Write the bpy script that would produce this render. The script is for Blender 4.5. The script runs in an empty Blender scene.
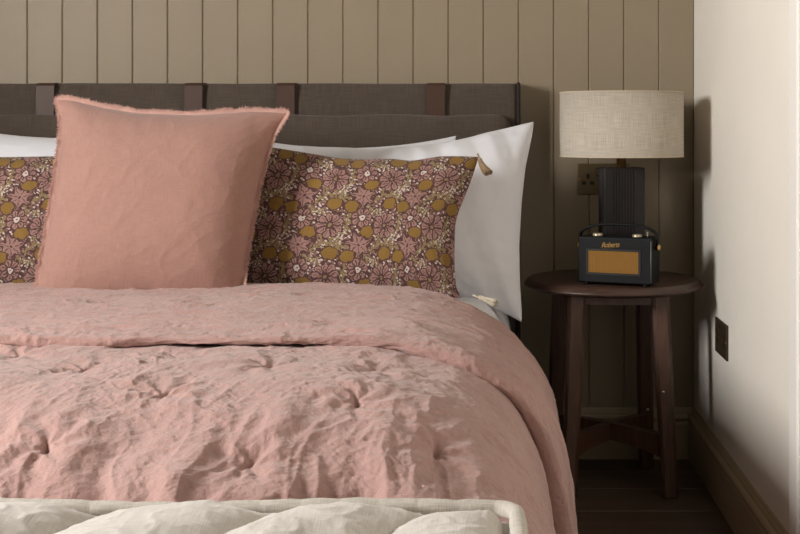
import bpy, bmesh, math, random
import numpy as np
from mathutils import Vector, Matrix

random.seed(7)
C = bpy.context.scene.collection
SC = bpy.context.scene
PI = math.pi

# ------------------------------------------------------------------ camera
F, VX, VY, CZ = 1250.0, 485.0, 128.0, 0.923      # focal length in pixels, vanishing point, eye height
cam_d = bpy.data.cameras.new('camera')
cam = bpy.data.objects.new('camera', cam_d); C.objects.link(cam)
cam_d.sensor_width = 36.0
cam_d.lens = F / 800 * 36.0
cam_d.shift_x = -(VX - 400) / 800
cam_d.shift_y = -(267 - VY) / 800
cam_d.clip_start = 0.05
cam.location = (0, 0, CZ)
cam.rotation_euler = (PI / 2, 0, 0)
SC.camera = cam

# ------------------------------------------------------------------ light
world = bpy.data.worlds.new('world'); SC.world = world
world.use_nodes = True
bgn = world.node_tree.nodes['Background']
bgn.inputs['Color'].default_value = (1.0, 0.86, 0.68, 1)
bgn.inputs['Strength'].default_value = 0.13

WIN_Y0, WIN_Y1, WIN_Z0, WIN_Z1 = 0.78, 1.60, 1.12, 1.98   # the bedroom window in the side wall
LEFT_X, RIGHT_X, BACK_Y, FRONT_Y, CEIL_Z = -2.35, 0.585, 3.5, -3.0, 2.65
ld = bpy.data.lights.new('window_daylight', 'AREA')
ld.shape = 'RECTANGLE'; ld.size = WIN_Y1 - WIN_Y0; ld.size_y = WIN_Z1 - WIN_Z0
ld.energy = 165.0
ld.color = (1.0, 0.98, 0.96)
lo = bpy.data.objects.new('window_daylight', ld); C.objects.link(lo)
lo.location = (LEFT_X - 0.10, (WIN_Y0 + WIN_Y1) / 2, (WIN_Z0 + WIN_Z1) / 2)
lo.rotation_euler = (0, -PI / 2, 0)
lo.rotation_euler = Vector((1, 0, -0.05)).to_track_quat('-Z', 'Z').to_euler()

vs = SC.view_settings
vs.view_transform = 'Standard'; vs.look = 'None'; vs.gamma = 1.0; vs.use_curve_mapping = False
vs.exposure = 0.0
SC.cycles.use_denoising = True
SC.cycles.max_bounces = 8
SC.cycles.diffuse_bounces = 5

# ------------------------------------------------------------------ node helpers
def lin(c):
    return tuple(((v / 255) / 12.92 if v / 255 <= 0.04045 else ((v / 255 + 0.055) / 1.055) ** 2.4) for v in c)

def new_mat(name):
    m = bpy.data.materials.new(name); m.use_nodes = True
    nt = m.node_tree
    return m, nt, nt.nodes['Principled BSDF']

def tex_coord(nt, kind='Object', scale=(1, 1, 1), rot=(0, 0, 0)):
    tc = nt.nodes.new('ShaderNodeTexCoord'); mp = nt.nodes.new('ShaderNodeMapping')
    mp.inputs['Scale'].default_value = scale; mp.inputs['Rotation'].default_value = rot
    nt.links.new(tc.outputs[kind], mp.inputs['Vector'])
    return mp.outputs['Vector']

def noise(nt, vec, scale, detail=3, rough=0.55, dist=0.0):
    n = nt.nodes.new('ShaderNodeTexNoise')
    n.inputs['Scale'].default_value = scale; n.inputs['Detail'].default_value = detail
    n.inputs['Roughness'].default_value = rough; n.inputs['Distortion'].default_value = dist
    nt.links.new(vec, n.inputs['Vector'])
    return n.outputs['Fac']

def ramp(nt, fac, stops):
    r = nt.nodes.new('ShaderNodeValToRGB')
    e = r.color_ramp.elements
    while len(e) < len(stops): e.new(0.5)
    for el, (p, c) in zip(e, stops):
        el.position = p; el.color = (*c, 1)
    nt.links.new(fac, r.inputs['Fac'])
    return r.outputs['Color']

def mix(nt, a, b, fac, mode='MIX'):
    m = nt.nodes.new('ShaderNodeMix'); m.data_type = 'RGBA'; m.blend_type = mode
    for s, v in ((6, a), (7, b)):
        if isinstance(v, tuple): m.inputs[s].default_value = (*v, 1) if len(v) == 3 else v
        else: nt.links.new(v, m.inputs[s])
    if isinstance(fac, (int, float)): m.inputs[0].default_value = fac
    else: nt.links.new(fac, m.inputs[0])
    return m.outputs[2]

def bump(nt, bsdf, heights, dist=0.001):
    """heights: list of (socket, strength)"""
    prev = None
    for h, s, d in heights:
        b = nt.nodes.new('ShaderNodeBump')
        b.inputs['Strength'].default_value = s; b.inputs['Distance'].default_value = d
        nt.links.new(h, b.inputs['Height'])
        if prev: nt.links.new(prev, b.inputs['Normal'])
        prev = b.outputs['Normal']
    nt.links.new(prev, bsdf.inputs['Normal'])

def mat_paint(name, col, rough=0.55, var=0.06, spec=0.35, bscale=60, bstr=0.08):
    m, nt, b = new_mat(name)
    v = tex_coord(nt)
    n = noise(nt, v, 2.5, 4)
    c0 = tuple(x * (1 - var) for x in col); c1 = tuple(min(1, x * (1 + var)) for x in col)
    nt.links.new(ramp(nt, n, [(0.3, c0), (0.7, c1)]), b.inputs['Base Color'])
    b.inputs['Roughness'].default_value = rough
    b.inputs['Specular IOR Level'].default_value = spec
    bump(nt, b, [(noise(nt, v, bscale, 4), bstr, 0.002)])
    return m

def mat_fabric(name, col, var=0.10, weave=900, streak=0.12, rough=0.9, bstr=0.25, sheen=0.15, kind='UV', slub=0.5, crinkle=0.0):
    """woven cloth: two crossed sets of slubby threads; UV in metres"""
    m, nt, b = new_mat(name)
    v = tex_coord(nt, kind)
    warp = noise(nt, tex_coord(nt, kind, (weave, weave * 0.035, weave * 0.2)), 1.0, 2)
    weft = noise(nt, tex_coord(nt, kind, (weave * 0.035, weave, weave * 0.2)), 1.0, 2)
    big = noise(nt, v, 9, 4)
    c0 = tuple(x * (1 - var) for x in col); c1 = tuple(min(1, x * (1 + var)) for x in col)
    base = ramp(nt, big, [(0.3, c0), (0.7, c1)])
    dk = tuple(x * (1 - streak * 2.2) for x in col); lt = tuple(min(1, x * (1 + streak * 2.2)) for x in col)
    t1 = ramp(nt, warp, [(0.32, dk), (0.68, lt)])
    t2 = ramp(nt, weft, [(0.32, dk), (0.68, lt)])
    th = mix(nt, t1, t2, 0.5)
    nt.links.new(mix(nt, base, th, slub), b.inputs['Base Color'])
    b.inputs['Roughness'].default_value = rough
    b.inputs['Specular IOR Level'].default_value = 0.2
    b.inputs['Sheen Weight'].default_value = sheen
    b.inputs['Sheen Roughness'].default_value = 0.5
    hs = [(warp, bstr, 0.0008), (weft, bstr, 0.0008)]
    if crinkle:
        hs = [(noise(nt, tex_coord(nt, kind, (75, 100, 60), (0, 0, 0.35)), 1.0, 5, 0.7, 0.25), crinkle, 0.006), (noise(nt, tex_coord(nt, kind, (170, 260, 100), (0, 0, -0.3)), 1.0, 3, 0.6, 0.2), crinkle, 0.0025)] + hs
    bump(nt, b, hs)
    return m

def mat_wood(name, dark, light, axis=0, scale=1.0, rough=0.4, spec=0.5, coat=0.0):
    m, nt, b = new_mat(name)
    s = [14.0, 14.0, 14.0]; s[axis] = 0.9
    oi = nt.nodes.new('ShaderNodeObjectInfo')
    tc = nt.nodes.new('ShaderNodeTexCoord')
    ad = nt.nodes.new('ShaderNodeVectorMath'); ad.operation = 'ADD'
    sc = nt.nodes.new('ShaderNodeVectorMath'); sc.operation = 'SCALE'
    cb = nt.nodes.new('ShaderNodeCombineXYZ')
    for i in range(3): nt.links.new(oi.outputs['Random'], cb.inputs[i])
    nt.links.new(cb.outputs[0], sc.inputs[0]); sc.inputs['Scale'].default_value = 37.0
    nt.links.new(tc.outputs['Object'], ad.inputs[0]); nt.links.new(sc.outputs[0], ad.inputs[1])
    mp = nt.nodes.new('ShaderNodeMapping'); mp.inputs['Scale'].default_value = [x * scale for x in s]
    nt.links.new(ad.outputs[0], mp.inputs['Vector'])
    g = noise(nt, mp.outputs['Vector'], 1.6, 6, 0.65, 0.6)
    g2 = noise(nt, mp.outputs['Vector'], 9, 3, 0.6, 0.2)
    c = ramp(nt, g, [(0.28, dark), (0.52, tuple((a + b_) / 2 for a, b_ in zip(dark, light))), (0.75, light)])
    c = mix(nt, c, ramp(nt, g2, [(0.35, tuple(x * 0.75 for x in dark)), (0.6, light)]), 0.3)
    nt.links.new(c, b.inputs['Base Color'])
    b.inputs['Roughness'].default_value = rough; b.inputs['Specular IOR Level'].default_value = spec
    b.inputs['Coat Weight'].default_value = coat; b.inputs['Coat Roughness'].default_value = 0.3
    bump(nt, b, [(g2, 0.12, 0.0008)])
    return m

def mat_simple(name, col, rough=0.5, metal=0.0, spec=0.5, bscale=None, bstr=0.2, bdist=0.0005, var=0.08):
    m, nt, b = new_mat(name)
    v = tex_coord(nt)
    n = noise(nt, v, bscale or 30, 3)
    nt.links.new(ramp(nt, n, [(0.3, tuple(x * (1 - var) for x in col)), (0.7, tuple(min(1, x * (1 + var)) for x in col))]), b.inputs['Base Color'])
    b.inputs['Roughness'].default_value = rough; b.inputs['Metallic'].default_value = metal
    b.inputs['Specular IOR Level'].default_value = spec
    if bscale: bump(nt, b, [(n, bstr, bdist)])
    return m

# ---- expression wrapper: builds Math nodes, used for the printed floral repeat
class E:
    nt = None
    def __init__(s, sock): s.s = sock
    @staticmethod
    def op(kind, *args):
        n = E.nt.nodes.new('ShaderNodeMath'); n.operation = kind
        for i, a in enumerate(args):
            if isinstance(a, E): E.nt.links.new(a.s, n.inputs[i])
            else: n.inputs[i].default_value = float(a)
        return E(n.outputs[0])
    def __add__(a, b): return E.op('ADD', a, b)
    __radd__ = __add__
    def __sub__(a, b): return E.op('SUBTRACT', a, b)
    def __rsub__(a, b): return E.op('SUBTRACT', b, a)
    def __mul__(a, b): return E.op('MULTIPLY', a, b)
    __rmul__ = __mul__
    def __truediv__(a, b): return E.op('DIVIDE', a, b)
    def __neg__(a): return E.op('MULTIPLY', a, -1)
    def __lt__(a, b): return E.op('LESS_THAN', a, b)
    def __gt__(a, b): return E.op('GREATER_THAN', a, b)
    def __and__(a, b): return E.op('MULTIPLY', a, b)
    def __or__(a, b): return E.op('MAXIMUM', a, b)
def e_abs(a): return E.op('ABSOLUTE', a)
def e_sin(a): return E.op('SINE', a)
def e_cos(a): return E.op('COSINE', a)
def e_sqrt(a): return E.op('SQRT', a)
def e_atan2(y, x): return E.op('ARCTAN2', y, x)
def e_wrap(a, p): return E.op('WRAP', a, p / 2, -p / 2)

def mat_floral():
    m, nt, b = new_mat('floral_print_cotton')
    E.nt = nt
    tc = nt.nodes.new('ShaderNodeTexCoord'); sp = nt.nodes.new('ShaderNodeSeparateXYZ')
    nt.links.new(tc.outputs['UV'], sp.inputs[0])
    PXM = 434.0
    x0 = E(sp.outputs[0]) * PXM
    y0 = E(sp.outputs[1]) * (-PXM)
    PX, PY = 57.5, 51.0
    x0 = x0 + y0 * 0.06
    # hand-cut wobble
    wv = nt.nodes.new('ShaderNodeVectorMath'); wv.operation = 'SCALE'; wv.inputs['Scale'].default_value = 95
    nt.links.new(tc.outputs['UV'], wv.inputs[0])
    nz = nt.nodes.new('ShaderNodeTexNoise'); nz.inputs['Scale'].default_value = 1.0; nz.inputs['Detail'].default_value = 1
    nt.links.new(wv.outputs[0], nz.inputs['Vector'])
    ns = nt.nodes.new('ShaderNodeSeparateColor'); nt.links.new(nz.outputs['Color'], ns.inputs[0])
    x = x0; y = y0
    plum = lin((86, 58, 56)); pink = lin((158, 122, 114)); pink2 = lin((130, 94, 90))
    gold = lin((138, 107, 54)); olive = lin((140, 122, 86)); white = lin((205, 190, 182))
    col = plum
    def at(cx, cy):
        return e_wrap(x - cx, PX), e_wrap(y - cy, PY)
    def put(color, mask):
        nonlocal col
        col = mix(nt, col, color, mask.s)
    # seeds and tiny leaves scattered over the ground
    for sc_, th, colr, rot, off in ((0.30, 0.17, white, 0.5, 0.0), (0.26, 0.10, olive, -0.7, 31.0), (0.23, 0.18, pink2, 1.2, 77.0)):
        cb = nt.nodes.new('ShaderNodeCombineXYZ')
        ca, sa = math.cos(rot), math.sin(rot)
        nt.links.new(((x * ca + y * sa) * 0.62 + off).s, cb.inputs[0]); nt.links.new((y * ca - x * sa).s, cb.inputs[1])
        vo = nt.nodes.new('ShaderNodeTexVoronoi'); vo.voronoi_dimensions = '2D'; vo.inputs['Scale'].default_value = sc_
        nt.links.new(cb.outputs[0], vo.inputs['Vector'])
        put(colr, E(vo.outputs['Distance']) < (th * 1.6))
    # olive stems with small side leaves
    for (ax, ay, ang, amp, per, ln) in ((-14, 6, -0.96, 3.0, 24, 27), (20, 20, -1.15, 2.5, 22, 20), (14, -8, 0.6, 2.0, 18, 12), (-25, 18, 1.25, 2.0, 20, 15), (36, 30, 0.25, 2.5, 20, 14)):
        dx, dy = at(ax, ay)
        ca, sa = math.cos(ang), math.sin(ang)
        al = dx * ca + dy * sa
        pe = dy * ca - dx * sa + e_sin(al * (2 * PI / per)) * amp
        ap = e_abs(pe)
        inside = e_abs(al) < ln
        leaf = (e_abs(e_wrap(al - ap * 0.9, 6.0)) < 0.9) & (ap < 4.2)
        put(olive, inside & ((ap < 0.95) | leaf))
    # fans of little white buds
    for (fx, fy, rot) in ((17.7, -12.3, 1.7), (-20.0, 24.0, -1.2), (40, 14, 2.6)):
        dx, dy = at(fx, fy)
        r = e_sqrt(dx * dx + dy * dy); th = e_atan2(dy, dx)
        dth = e_abs(e_wrap(th - rot, 2 * PI))
        fan = (dth < 1.0) & (r < 13) & (r > 3)
        put(white, fan & (e_abs(e_sin(th * 5.5)) < 0.42) & (e_abs(e_wrap(r, 3.4)) < 1.15))
    x = x0 + (E(ns.outputs[0]) - 0.5) * 5.0
    y = y0 + (E(ns.outputs[1]) - 0.5) * 5.0
    def flower(cx, cy, R, n, lobes, colr, core, gap, rot=0.0, depth=0.22, margin=1.3):
        dx, dy = at(cx, cy)
        r = e_sqrt(dx * dx + dy * dy); th = e_atan2(dy, dx) + rot
        c = e_abs(e_cos(th * (n / 2)))
        edge = c * (R * depth) + R * (1 - depth)
        put(plum, r < (edge + margin))
        s = e_abs(e_sin(th * (n / 2 ) + PI / 2))
        gaps = (c * r) < gap if lobes == 0 else (c * r) < gap
        body = r < edge
        put(colr, body)
        put(plum, body & gaps)
        # fine vein lines in each petal
        put(plum, body & (e_abs(e_sin(th * (n / 2))) * r < 1.7) & (r > R * 0.4) & (r < R * 0.85))
        return dx, dy, r, th
    # big open bloom
    dx, dy, r, th = flower(27, 7.5, 13.0, 9, 0, pink, 0, 3.4, 0.3, 0.26)
    put(plum, r < 2.4); put(olive, r < 1.7)
    # star of long leaves
    dx, dy = at(-1, 27.0)
    r = e_sqrt(dx * dx + dy * dy); th = e_atan2(dy, dx) + 0.25
    w = e_abs(e_sin(th * 3.5))
    lim = (13.5 - r) * 0.12
    rr = r * w / 3.5
    put(plum, (r < 15.5) & (rr < (e_sin(r * (PI / 15.5)) * 2.9 + 0.5)))
    star = (r < 14) & (rr < (e_sin(r * (PI / 14.5)) * 2.1)) & (r > 1.5)
    put(pink, star); put(plum, star & (rr < 0.40) & (r > 3))
    # pomegranates
    for (cx, cy, a, bb) in ((6.9, 14.2, 7.3, 5.7), (29.5, -15.6, 7.4, 6.0), (-11.5, -12.6, 6.6, 6.0)):
        dx, dy = at(cx, cy)
        q = (dx / a) * (dx / a) + (dy / bb) * (dy / bb)
        put(plum, q < 1.40)
        put(gold, q < 1.0)
        dots = (e_abs(e_wrap(dx + dy * 0.5, 2.2)) < 0.35) & (e_abs(e_wrap(dy, 2.2)) < 0.35)
        put(lin((132, 92, 30)), dots & (q < 0.8))
    # round flower with the white eye
    dx, dy, r, th = flower(0, 0, 10.2, 7, 0, pink, 0, 2.6, 0.1, 0.26)
    put(plum, r < 4.2); put(white, r < 3.0); put(plum, r < 0.9)
    # worn, slightly uneven print
    v = tex_coord(nt, 'UV')
    warp = noise(nt, tex_coord(nt, 'UV', (1400, 1400, 1)), 1.0, 1)
    big = noise(nt, v, 14, 3)
    col = mix(nt, col, ramp(nt, big, [(0.3, (0.78, 0.78, 0.78)), (0.7, (1, 1, 1))]), 0.35, 'MULTIPLY')
    nt.links.new(col, b.inputs['Base Color'])
    b.inputs['Roughness'].default_value = 0.85; b.inputs['Specular IOR Level'].default_value = 0.25
    b.inputs['Sheen Weight'].default_value = 0.1
    bump(nt, b, [(warp, 0.15, 0.0006)])
    return m

M = {}
M['panel'] = mat_paint('stone_eggshell_paint', lin((146, 132, 111)), 0.5, 0.03, 0.4, 30, 0.05)
M['skirt'] = mat_paint('stone_skirting_paint', lin((164, 147, 121)), 0.42, 0.03, 0.5, 30, 0.04)
M['plaster'] = mat_paint('off_white_plaster', lin((230, 224, 213)), 0.62, 0.025, 0.3, 12, 0.10)
M['trim'] = mat_paint('white_woodwork', lin((236, 232, 225)), 0.4, 0.02, 0.5, 30, 0.04)
M['ceiling'] = mat_paint('ceiling_paint', lin((226, 218, 205)), 0.8, 0.02, 0.2, 20, 0.05)
M['floor'] = mat_wood('dark_oak_boards', lin((54, 40, 33)), lin((100, 80, 66)), 0, 1.0, 0.42, 0.4)
M['walnut'] = mat_wood('dark_walnut', lin((50, 33, 26)), lin((104, 72, 56)), 2, 1.6, 0.36, 0.5, 0.15)
M['walnut_top'] = mat_wood('dark_walnut_top', lin((44, 30, 25)), lin((86, 62, 50)), 0, 1.4, 0.42, 0.4, 0.1)
M['quilt'] = mat_fabric('dusty_pink_linen', lin((172, 137, 129)), 0.05, 1100, 0.08, 0.85, 0.3, 0.3, crinkle=0.5)
M['pinkcushion'] = mat_fabric('salmon_pink_linen', lin((166, 127, 115)), 0.05, 1000, 0.14, 0.85, 0.35, 0.2, crinkle=0.15)
M['fray'] = mat_fabric('frayed_linen_thread', lin((192, 152, 140)), 0.15, 600, 0.15, 0.9, 0.1, 0.2, 'Object')
M['white'] = mat_fabric('white_cotton', lin((226, 226, 231)), 0.02, 1600, 0.02, 0.8, 0.06, 0.15, 'UV', 0.3)
M['floral'] = mat_floral()
M['headfab'] = mat_fabric('brown_grey_wool', lin((80, 70, 62)), 0.10, 420, 0.20, 0.95, 0.5, 0.2, 'UV', 0.65)
M['leather'] = mat_simple('tan_brown_leather', lin((70, 47, 35)), 0.5, 0, 0.4, 220, 0.25)
M['binding'] = mat_simple('dark_edge_binding', lin((44, 36, 32)), 0.8, 0, 0.3, 400, 0.3)
M['shade'] = mat_fabric('oatmeal_linen_shade', lin((188, 178, 163)), 0.04, 520, 0.14, 0.9, 0.4, 0.1, 'UV', 0.8)
M['rim'] = mat_fabric('shade_rim_tape', lin((205, 190, 166)), 0.04, 600, 0.05, 0.9, 0.2, 0.1, 'UV', 0.5)
M['lampblack'] = mat_simple('charcoal_matt_ceramic', lin((42, 38, 38)), 0.6, 0, 0.25, 90, 0.06)
M['brass'] = mat_simple('aged_brass', lin((168, 128, 76)), 0.42, 0.6, 0.5, 60, 0.05)
M['bronze'] = mat_simple('antique_bronze_plate', lin((112, 98, 70)), 0.42, 0.45, 0.5, 50, 0.05)
M['darkbronze'] = mat_simple('dark_bronze_plate', lin((66, 55, 40)), 0.42, 0.4, 0.5, 50, 0.05)
M['dark'] = mat_simple('black_plastic', lin((18, 17, 17)), 0.45)
M['leatherette'] = mat_simple('black_leatherette', lin((17, 18, 20)), 0.55, 0, 0.22, 700, 0.5, 0.0004)
M['grille'] = mat_simple('amber_grille_cloth', lin((146, 106, 46)), 0.7, 0, 0.3, 500, 0.4)
M['gold'] = mat_simple('polished_gold_trim', lin((206, 170, 104)), 0.28, 1.0)
M['cream'] = mat_simple('pale_champagne_metal', lin((200, 186, 160)), 0.35, 0.6)
M['steel'] = mat_simple('steel', lin((190, 188, 184)), 0.3, 1.0)
M['piping'] = mat_simple('silver_edge_strip', lin((120, 118, 116)), 0.4, 0.5)
M['bench'] = mat_fabric('natural_oatmeal_linen', lin((198, 192, 184)), 0.04, 700, 0.13, 0.9, 0.5, 0.2, 'UV', 0.6)
M['herring'] = mat_fabric('twill_edge_tape', lin((190, 183, 173)), 0.06, 900, 0.2, 0.9, 0.8, 0.1, 'UV', 0.7)
M['thread'] = mat_fabric('beige_tassel_yarn', lin((150, 126, 98)), 0.15, 500, 0.2, 0.9, 0.2, 0.2, 'Object')
M['creamthread'] = mat_fabric('cream_tassel_yarn', lin((196, 184, 164)), 0.15, 500, 0.2, 0.9, 0.2, 0.2, 'Object')
M['bedbase'] = mat_fabric('grey_divan_fabric', lin((70, 60, 54)), 0.1, 420, 0.2, 0.95, 0.4, 0.1, 'UV', 0.6)

# ------------------------------------------------------------------ mesh helpers
def link(name, me, mat, parent=None, smooth=False, loc=None):
    o = bpy.data.objects.new(name, me)
    if mat is not None and not me.materials: me.materials.append(mat)
    C.objects.link(o)
    if parent is not None: o.parent = parent
    if loc is not None: o.location = loc
    if smooth: me.shade_smooth()
    return o

def from_bm(name, bm, mat, parent=None, smooth=False, loc=None):
    me = bpy.data.meshes.new(name); bm.normal_update(); bm.to_mesh(me); bm.free()
    return link(name, me, mat, parent, smooth, loc)

def tag(o, label=None, cat=None, group=None, kind=None):
    if label: o['label'] = label
    if cat: o['category'] = cat
    if group: o['group'] = group
    if kind: o['kind'] = kind
    return o

def empty(name, loc, rz=0.0):
    o = bpy.data.objects.new(name, None); C.objects.link(o)
    o.empty_display_size = 0.05
    o.location = loc; o.rotation_euler = (0, 0, rz)
    return o

def add_box(bm, x0, x1, y0, y1, z0, z1, bev=0.0, seg=2):
    vs_ = [bm.verts.new(p) for p in ((x0, y0, z0), (x1, y0, z0), (x1, y1, z0), (x0, y1, z0), (x0, y0, z1), (x1, y0, z1), (x1, y1, z1), (x0, y1, z1))]
    fs = [bm.faces.new([vs_[i] for i in f]) for f in ((3, 2, 1, 0), (4, 5, 6, 7), (0, 1, 5, 4), (1, 2, 6, 5), (2, 3, 7, 6), (3, 0, 4, 7))]
    if bev > 0:
        es = list({e for f in fs for e in f.edges})
        bmesh.ops.bevel(bm, geom=es, offset=bev, segments=seg, profile=0.5, affect='EDGES')

def box(name, x0, x1, y0, y1, z0, z1, mat, parent=None, bev=0.0, seg=2, smooth=False):
    bm = bmesh.new(); add_box(bm, x0, x1, y0, y1, z0, z1, bev, seg)
    return from_bm(name, bm, mat, parent, smooth)

def add_prism(bm, prof, p0, ax, up, side, L):
    """profile [(s,u)] swept from p0 along ax by L"""
    p0, ax, up, side = Vector(p0), Vector(ax), Vector(up), Vector(side)
    r0 = [bm.verts.new(p0 + side * s + up * u) for s, u in prof]
    r1 = [bm.verts.new(p0 + ax * L + side * s + up * u) for s, u in prof]
    n = len(prof)
    for i in range(n): bm.faces.new((r0[i], r0[(i + 1) % n], r1[(i + 1) % n], r1[i]))
    bm.faces.new(list(reversed(r0))); bm.faces.new(r1)
    bmesh.ops.recalc_face_normals(bm, faces=bm.faces)

def add_lathe(bm, prof, seg=64, cx=0, cy=0, uvs=False):
    """profile [(r,z)]; closed at r==0"""
    rings = []
    for r, z in prof:
        if r < 1e-6: rings.append([bm.verts.new((cx, cy, z))])
        else: rings.append([bm.verts.new((cx + r * math.cos(2 * PI * k / seg), cy + r * math.sin(2 * PI * k / seg), z)) for k in range(seg)])
    uvl = bm.loops.layers.uv.verify() if uvs else None
    for (ra, a), (rb, b_) in zip(zip(prof, rings), zip(prof[1:], rings[1:])):
        for k in range(seg):
            k2 = (k + 1) % seg
            if len(a) == 1 and len(b_) == 1: continue
            if len(a) == 1: f = bm.faces.new((a[0], b_[k], b_[k2]))
            elif len(b_) == 1: f = bm.faces.new((a[k], b_[0], a[k2]))
            else: f = bm.faces.new((a[k], b_[k], b_[k2], a[k2]))
            if uvs:
                for lp in f.loops:
                    co = lp.vert.co; ang = math.atan2(co.y - cy, co.x - cx)
                    if k == seg - 1 and ang < 0.01 and ang > -0.01 : ang = 2 * PI
                    if ang < 0: ang += 2 * PI
                    rad = max(ra[0], 0.05)
                    lp[uvl].uv = (ang * rad, co.z)
    bmesh.ops.recalc_face_normals(bm, faces=bm.faces)

def add_tube(bm, pts, rad, seg=8, caps=True):
    pts = [Vector(p) for p in pts]
    n = len(pts)
    rr = rad if isinstance(rad, (list, tuple)) else [rad] * n
    t = (pts[1] - pts[0]).normalized()
    up = Vector((0, 0, 1)) if abs(t.z) < 0.9 else Vector((1, 0, 0))
    nrm = t.cross(up).normalized()
    rings = []
    for i in range(n):
        if i == 0: t2 = pts[1] - pts[0]
        elif i == n - 1: t2 = pts[-1] - pts[-2]
        else: t2 = pts[i + 1] - pts[i - 1]
        t2.normalize()
        nrm = (nrm - t2 * nrm.dot(t2)).normalized()
        bn = t2.cross(nrm)
        rings.append([bm.verts.new(pts[i] + (nrm * math.cos(2 * PI * k / seg) + bn * math.sin(2 * PI * k / seg)) * rr[i]) for k in range(seg)])
    for a, b_ in zip(rings, rings[1:]):
        for k in range(seg): bm.faces.new((a[k], a[(k + 1) % seg], b_[(k + 1) % seg], b_[k]))
    if caps:
        bm.faces.new(list(reversed(rings[0]))); bm.faces.new(rings[-1])

# ---- numpy noise
_rng = np.random.RandomState(11)
_perm = np.tile(_rng.permutation(256), 3)
_gang = _rng.rand(256) * 2 * PI
_gx, _gy = np.cos(_gang), np.sin(_gang)
def perlin(x, y, seed=0):
    x = np.asarray(x, float) + seed * 17.31; y = np.asarray(y, float) + seed * 9.77
    xi = np.floor(x).astype(int); yi = np.floor(y).astype(int)
    xf = x - xi; yf = y - yi
    xi &= 255; yi &= 255
    u = xf ** 3 * (xf * (xf * 6 - 15) + 10); v = yf ** 3 * (yf * (yf * 6 - 15) + 10)
    def g(ix, iy, dx, dy):
        h = _perm[_perm[ix & 255] + (iy & 255)]
        return _gx[h] * dx + _gy[h] * dy
    a = g(xi, yi, xf, yf); b_ = g(xi + 1, yi, xf - 1, yf)
    c = g(xi, yi + 1, xf, yf - 1); d = g(xi + 1, yi + 1, xf - 1, yf - 1)
    return ((a * (1 - u) + b_ * u) * (1 - v) + (c * (1 - u) + d * u) * v) * 1.5
def fbm(x, y, oct=4, seed=0, gain=0.5):
    s = 0; a = 1; f = 1
    for k in range(oct):
        s = s + a * perlin(x * f, y * f, seed + k * 3); a *= gain; f *= 2.03
    return s
def ridged(x, y, oct=3, seed=0, gain=0.5):
    """thin raised creases"""
    s = 0; a = 1; f = 1
    for k in range(oct):
        r = 1 - np.abs(perlin(x * f, y * f, seed + k * 5)) * 2.2
        s = s + a * np.clip(r, 0, 1) ** 3; a *= gain; f *= 1.9
    return s
def smooth01(x, a, b):
    t = np.clip((x - a) / (b - a), 0, 1)
    return t * t * (3 - 2 * t)

def grid_mesh(name, P, UV=None, flip=False, wrap_i=False):
    """P: (n,m,3) array -> quad mesh with UVs in metres"""
    n, m = P.shape[:2]
    idx = np.arange(n * m).reshape(n, m)
    a, b_, c, d = idx[:-1, :-1], idx[1:, :-1], idx[1:, 1:], idx[:-1, 1:]
    q = np.stack([a, b_, c, d] if not flip else [a, d, c, b_], -1).reshape(-1, 4)
    me = bpy.data.meshes.new(name)
    me.vertices.add(n * m); me.vertices.foreach_set('co', P.reshape(-1).astype(np.float32))
    me.loops.add(q.size); me.loops.foreach_set('vertex_index', q.reshape(-1).astype(np.int32))
    me.polygons.add(len(q)); me.polygons.foreach_set('loop_start', np.arange(0, q.size, 4, dtype=np.int32))
    me.update(calc_edges=True)
    if UV is not None:
        ul = me.uv_layers.new(name='UVMap')
        ul.data.foreach_set('uv', UV.reshape(-1, 2)[q.reshape(-1)].reshape(-1).astype(np.float32))
    me.validate()
    me.shade_smooth()
    return me

def px(xp, yp, z):
    """the point of the photograph that lies at height z"""
    D = (CZ - z) * F / (yp - VY)
    return (xp - VX) * D / F, D

# ================================================================== SETTING
# back wall: backing plus tongue-and-groove planks, each one a piece
wall_back = box('wall_back', LEFT_X, RIGHT_X + 0.15, BACK_Y + 0.012, BACK_Y + 0.15, 0, CEIL_Z, M['panel'])
tag(wall_back, kind='structure')
PW = 0.0983
def plank_mesh():
    bm = bmesh.new()
    w, t, c = PW - 0.0007, 0.0125, 0.0028
    prof = [(0, 0), (w, 0), (w, t - c * 1.15), (w - c, t), (c, t), (0, t - c * 1.15)]
    add_prism(bm, prof, (0, 0.0125, 0.0), (0, 0, 1), (0, -1, 0), (1, 0, 0), CEIL_Z)
    me = bpy.data.meshes.new('plank'); bm.to_mesh(me); bm.free(); me.materials.append(M['panel'])
    return me
pm = plank_mesh()
k0 = int(math.floor(LEFT_X / PW)); k1 = int(math.floor(RIGHT_X / PW))
for k in range(k0 + 1, k1 + 1):
    if (k + 1) * PW > RIGHT_X: continue
    o = link('plank', pm, None, wall_back); o.location = (k * PW - 0.0036, BACK_Y, 0)
xl = k1 * PW
o = box('plank', xl - 0.0036, RIGHT_X, BACK_Y, BACK_Y + 0.0125, 0, CEIL_Z, M['panel'], wall_back, 0.0025, 1)

# side wall by the nightstand
wall_right = box('wall_right', RIGHT_X, RIGHT_X + 0.15, FRONT_Y, BACK_Y, 0, CEIL_Z, M['plaster'])
tag(wall_right, kind='structure')
# architrave at the edge of the view
bm = bmesh.new()
add_prism(bm, [(0, 0), (0.016, 0), (0.020, 0.008), (0.020, 0.060), (0.014, 0.068), (0.014, 0.078), (0, 0.078)], (RIGHT_X, 2.262, 0), (0, 0, 1), (0, 1, 0), (-1, 0, 0), 2.08)
tag(from_bm('trim_1', bm, M['trim']), kind='structure')

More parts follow.
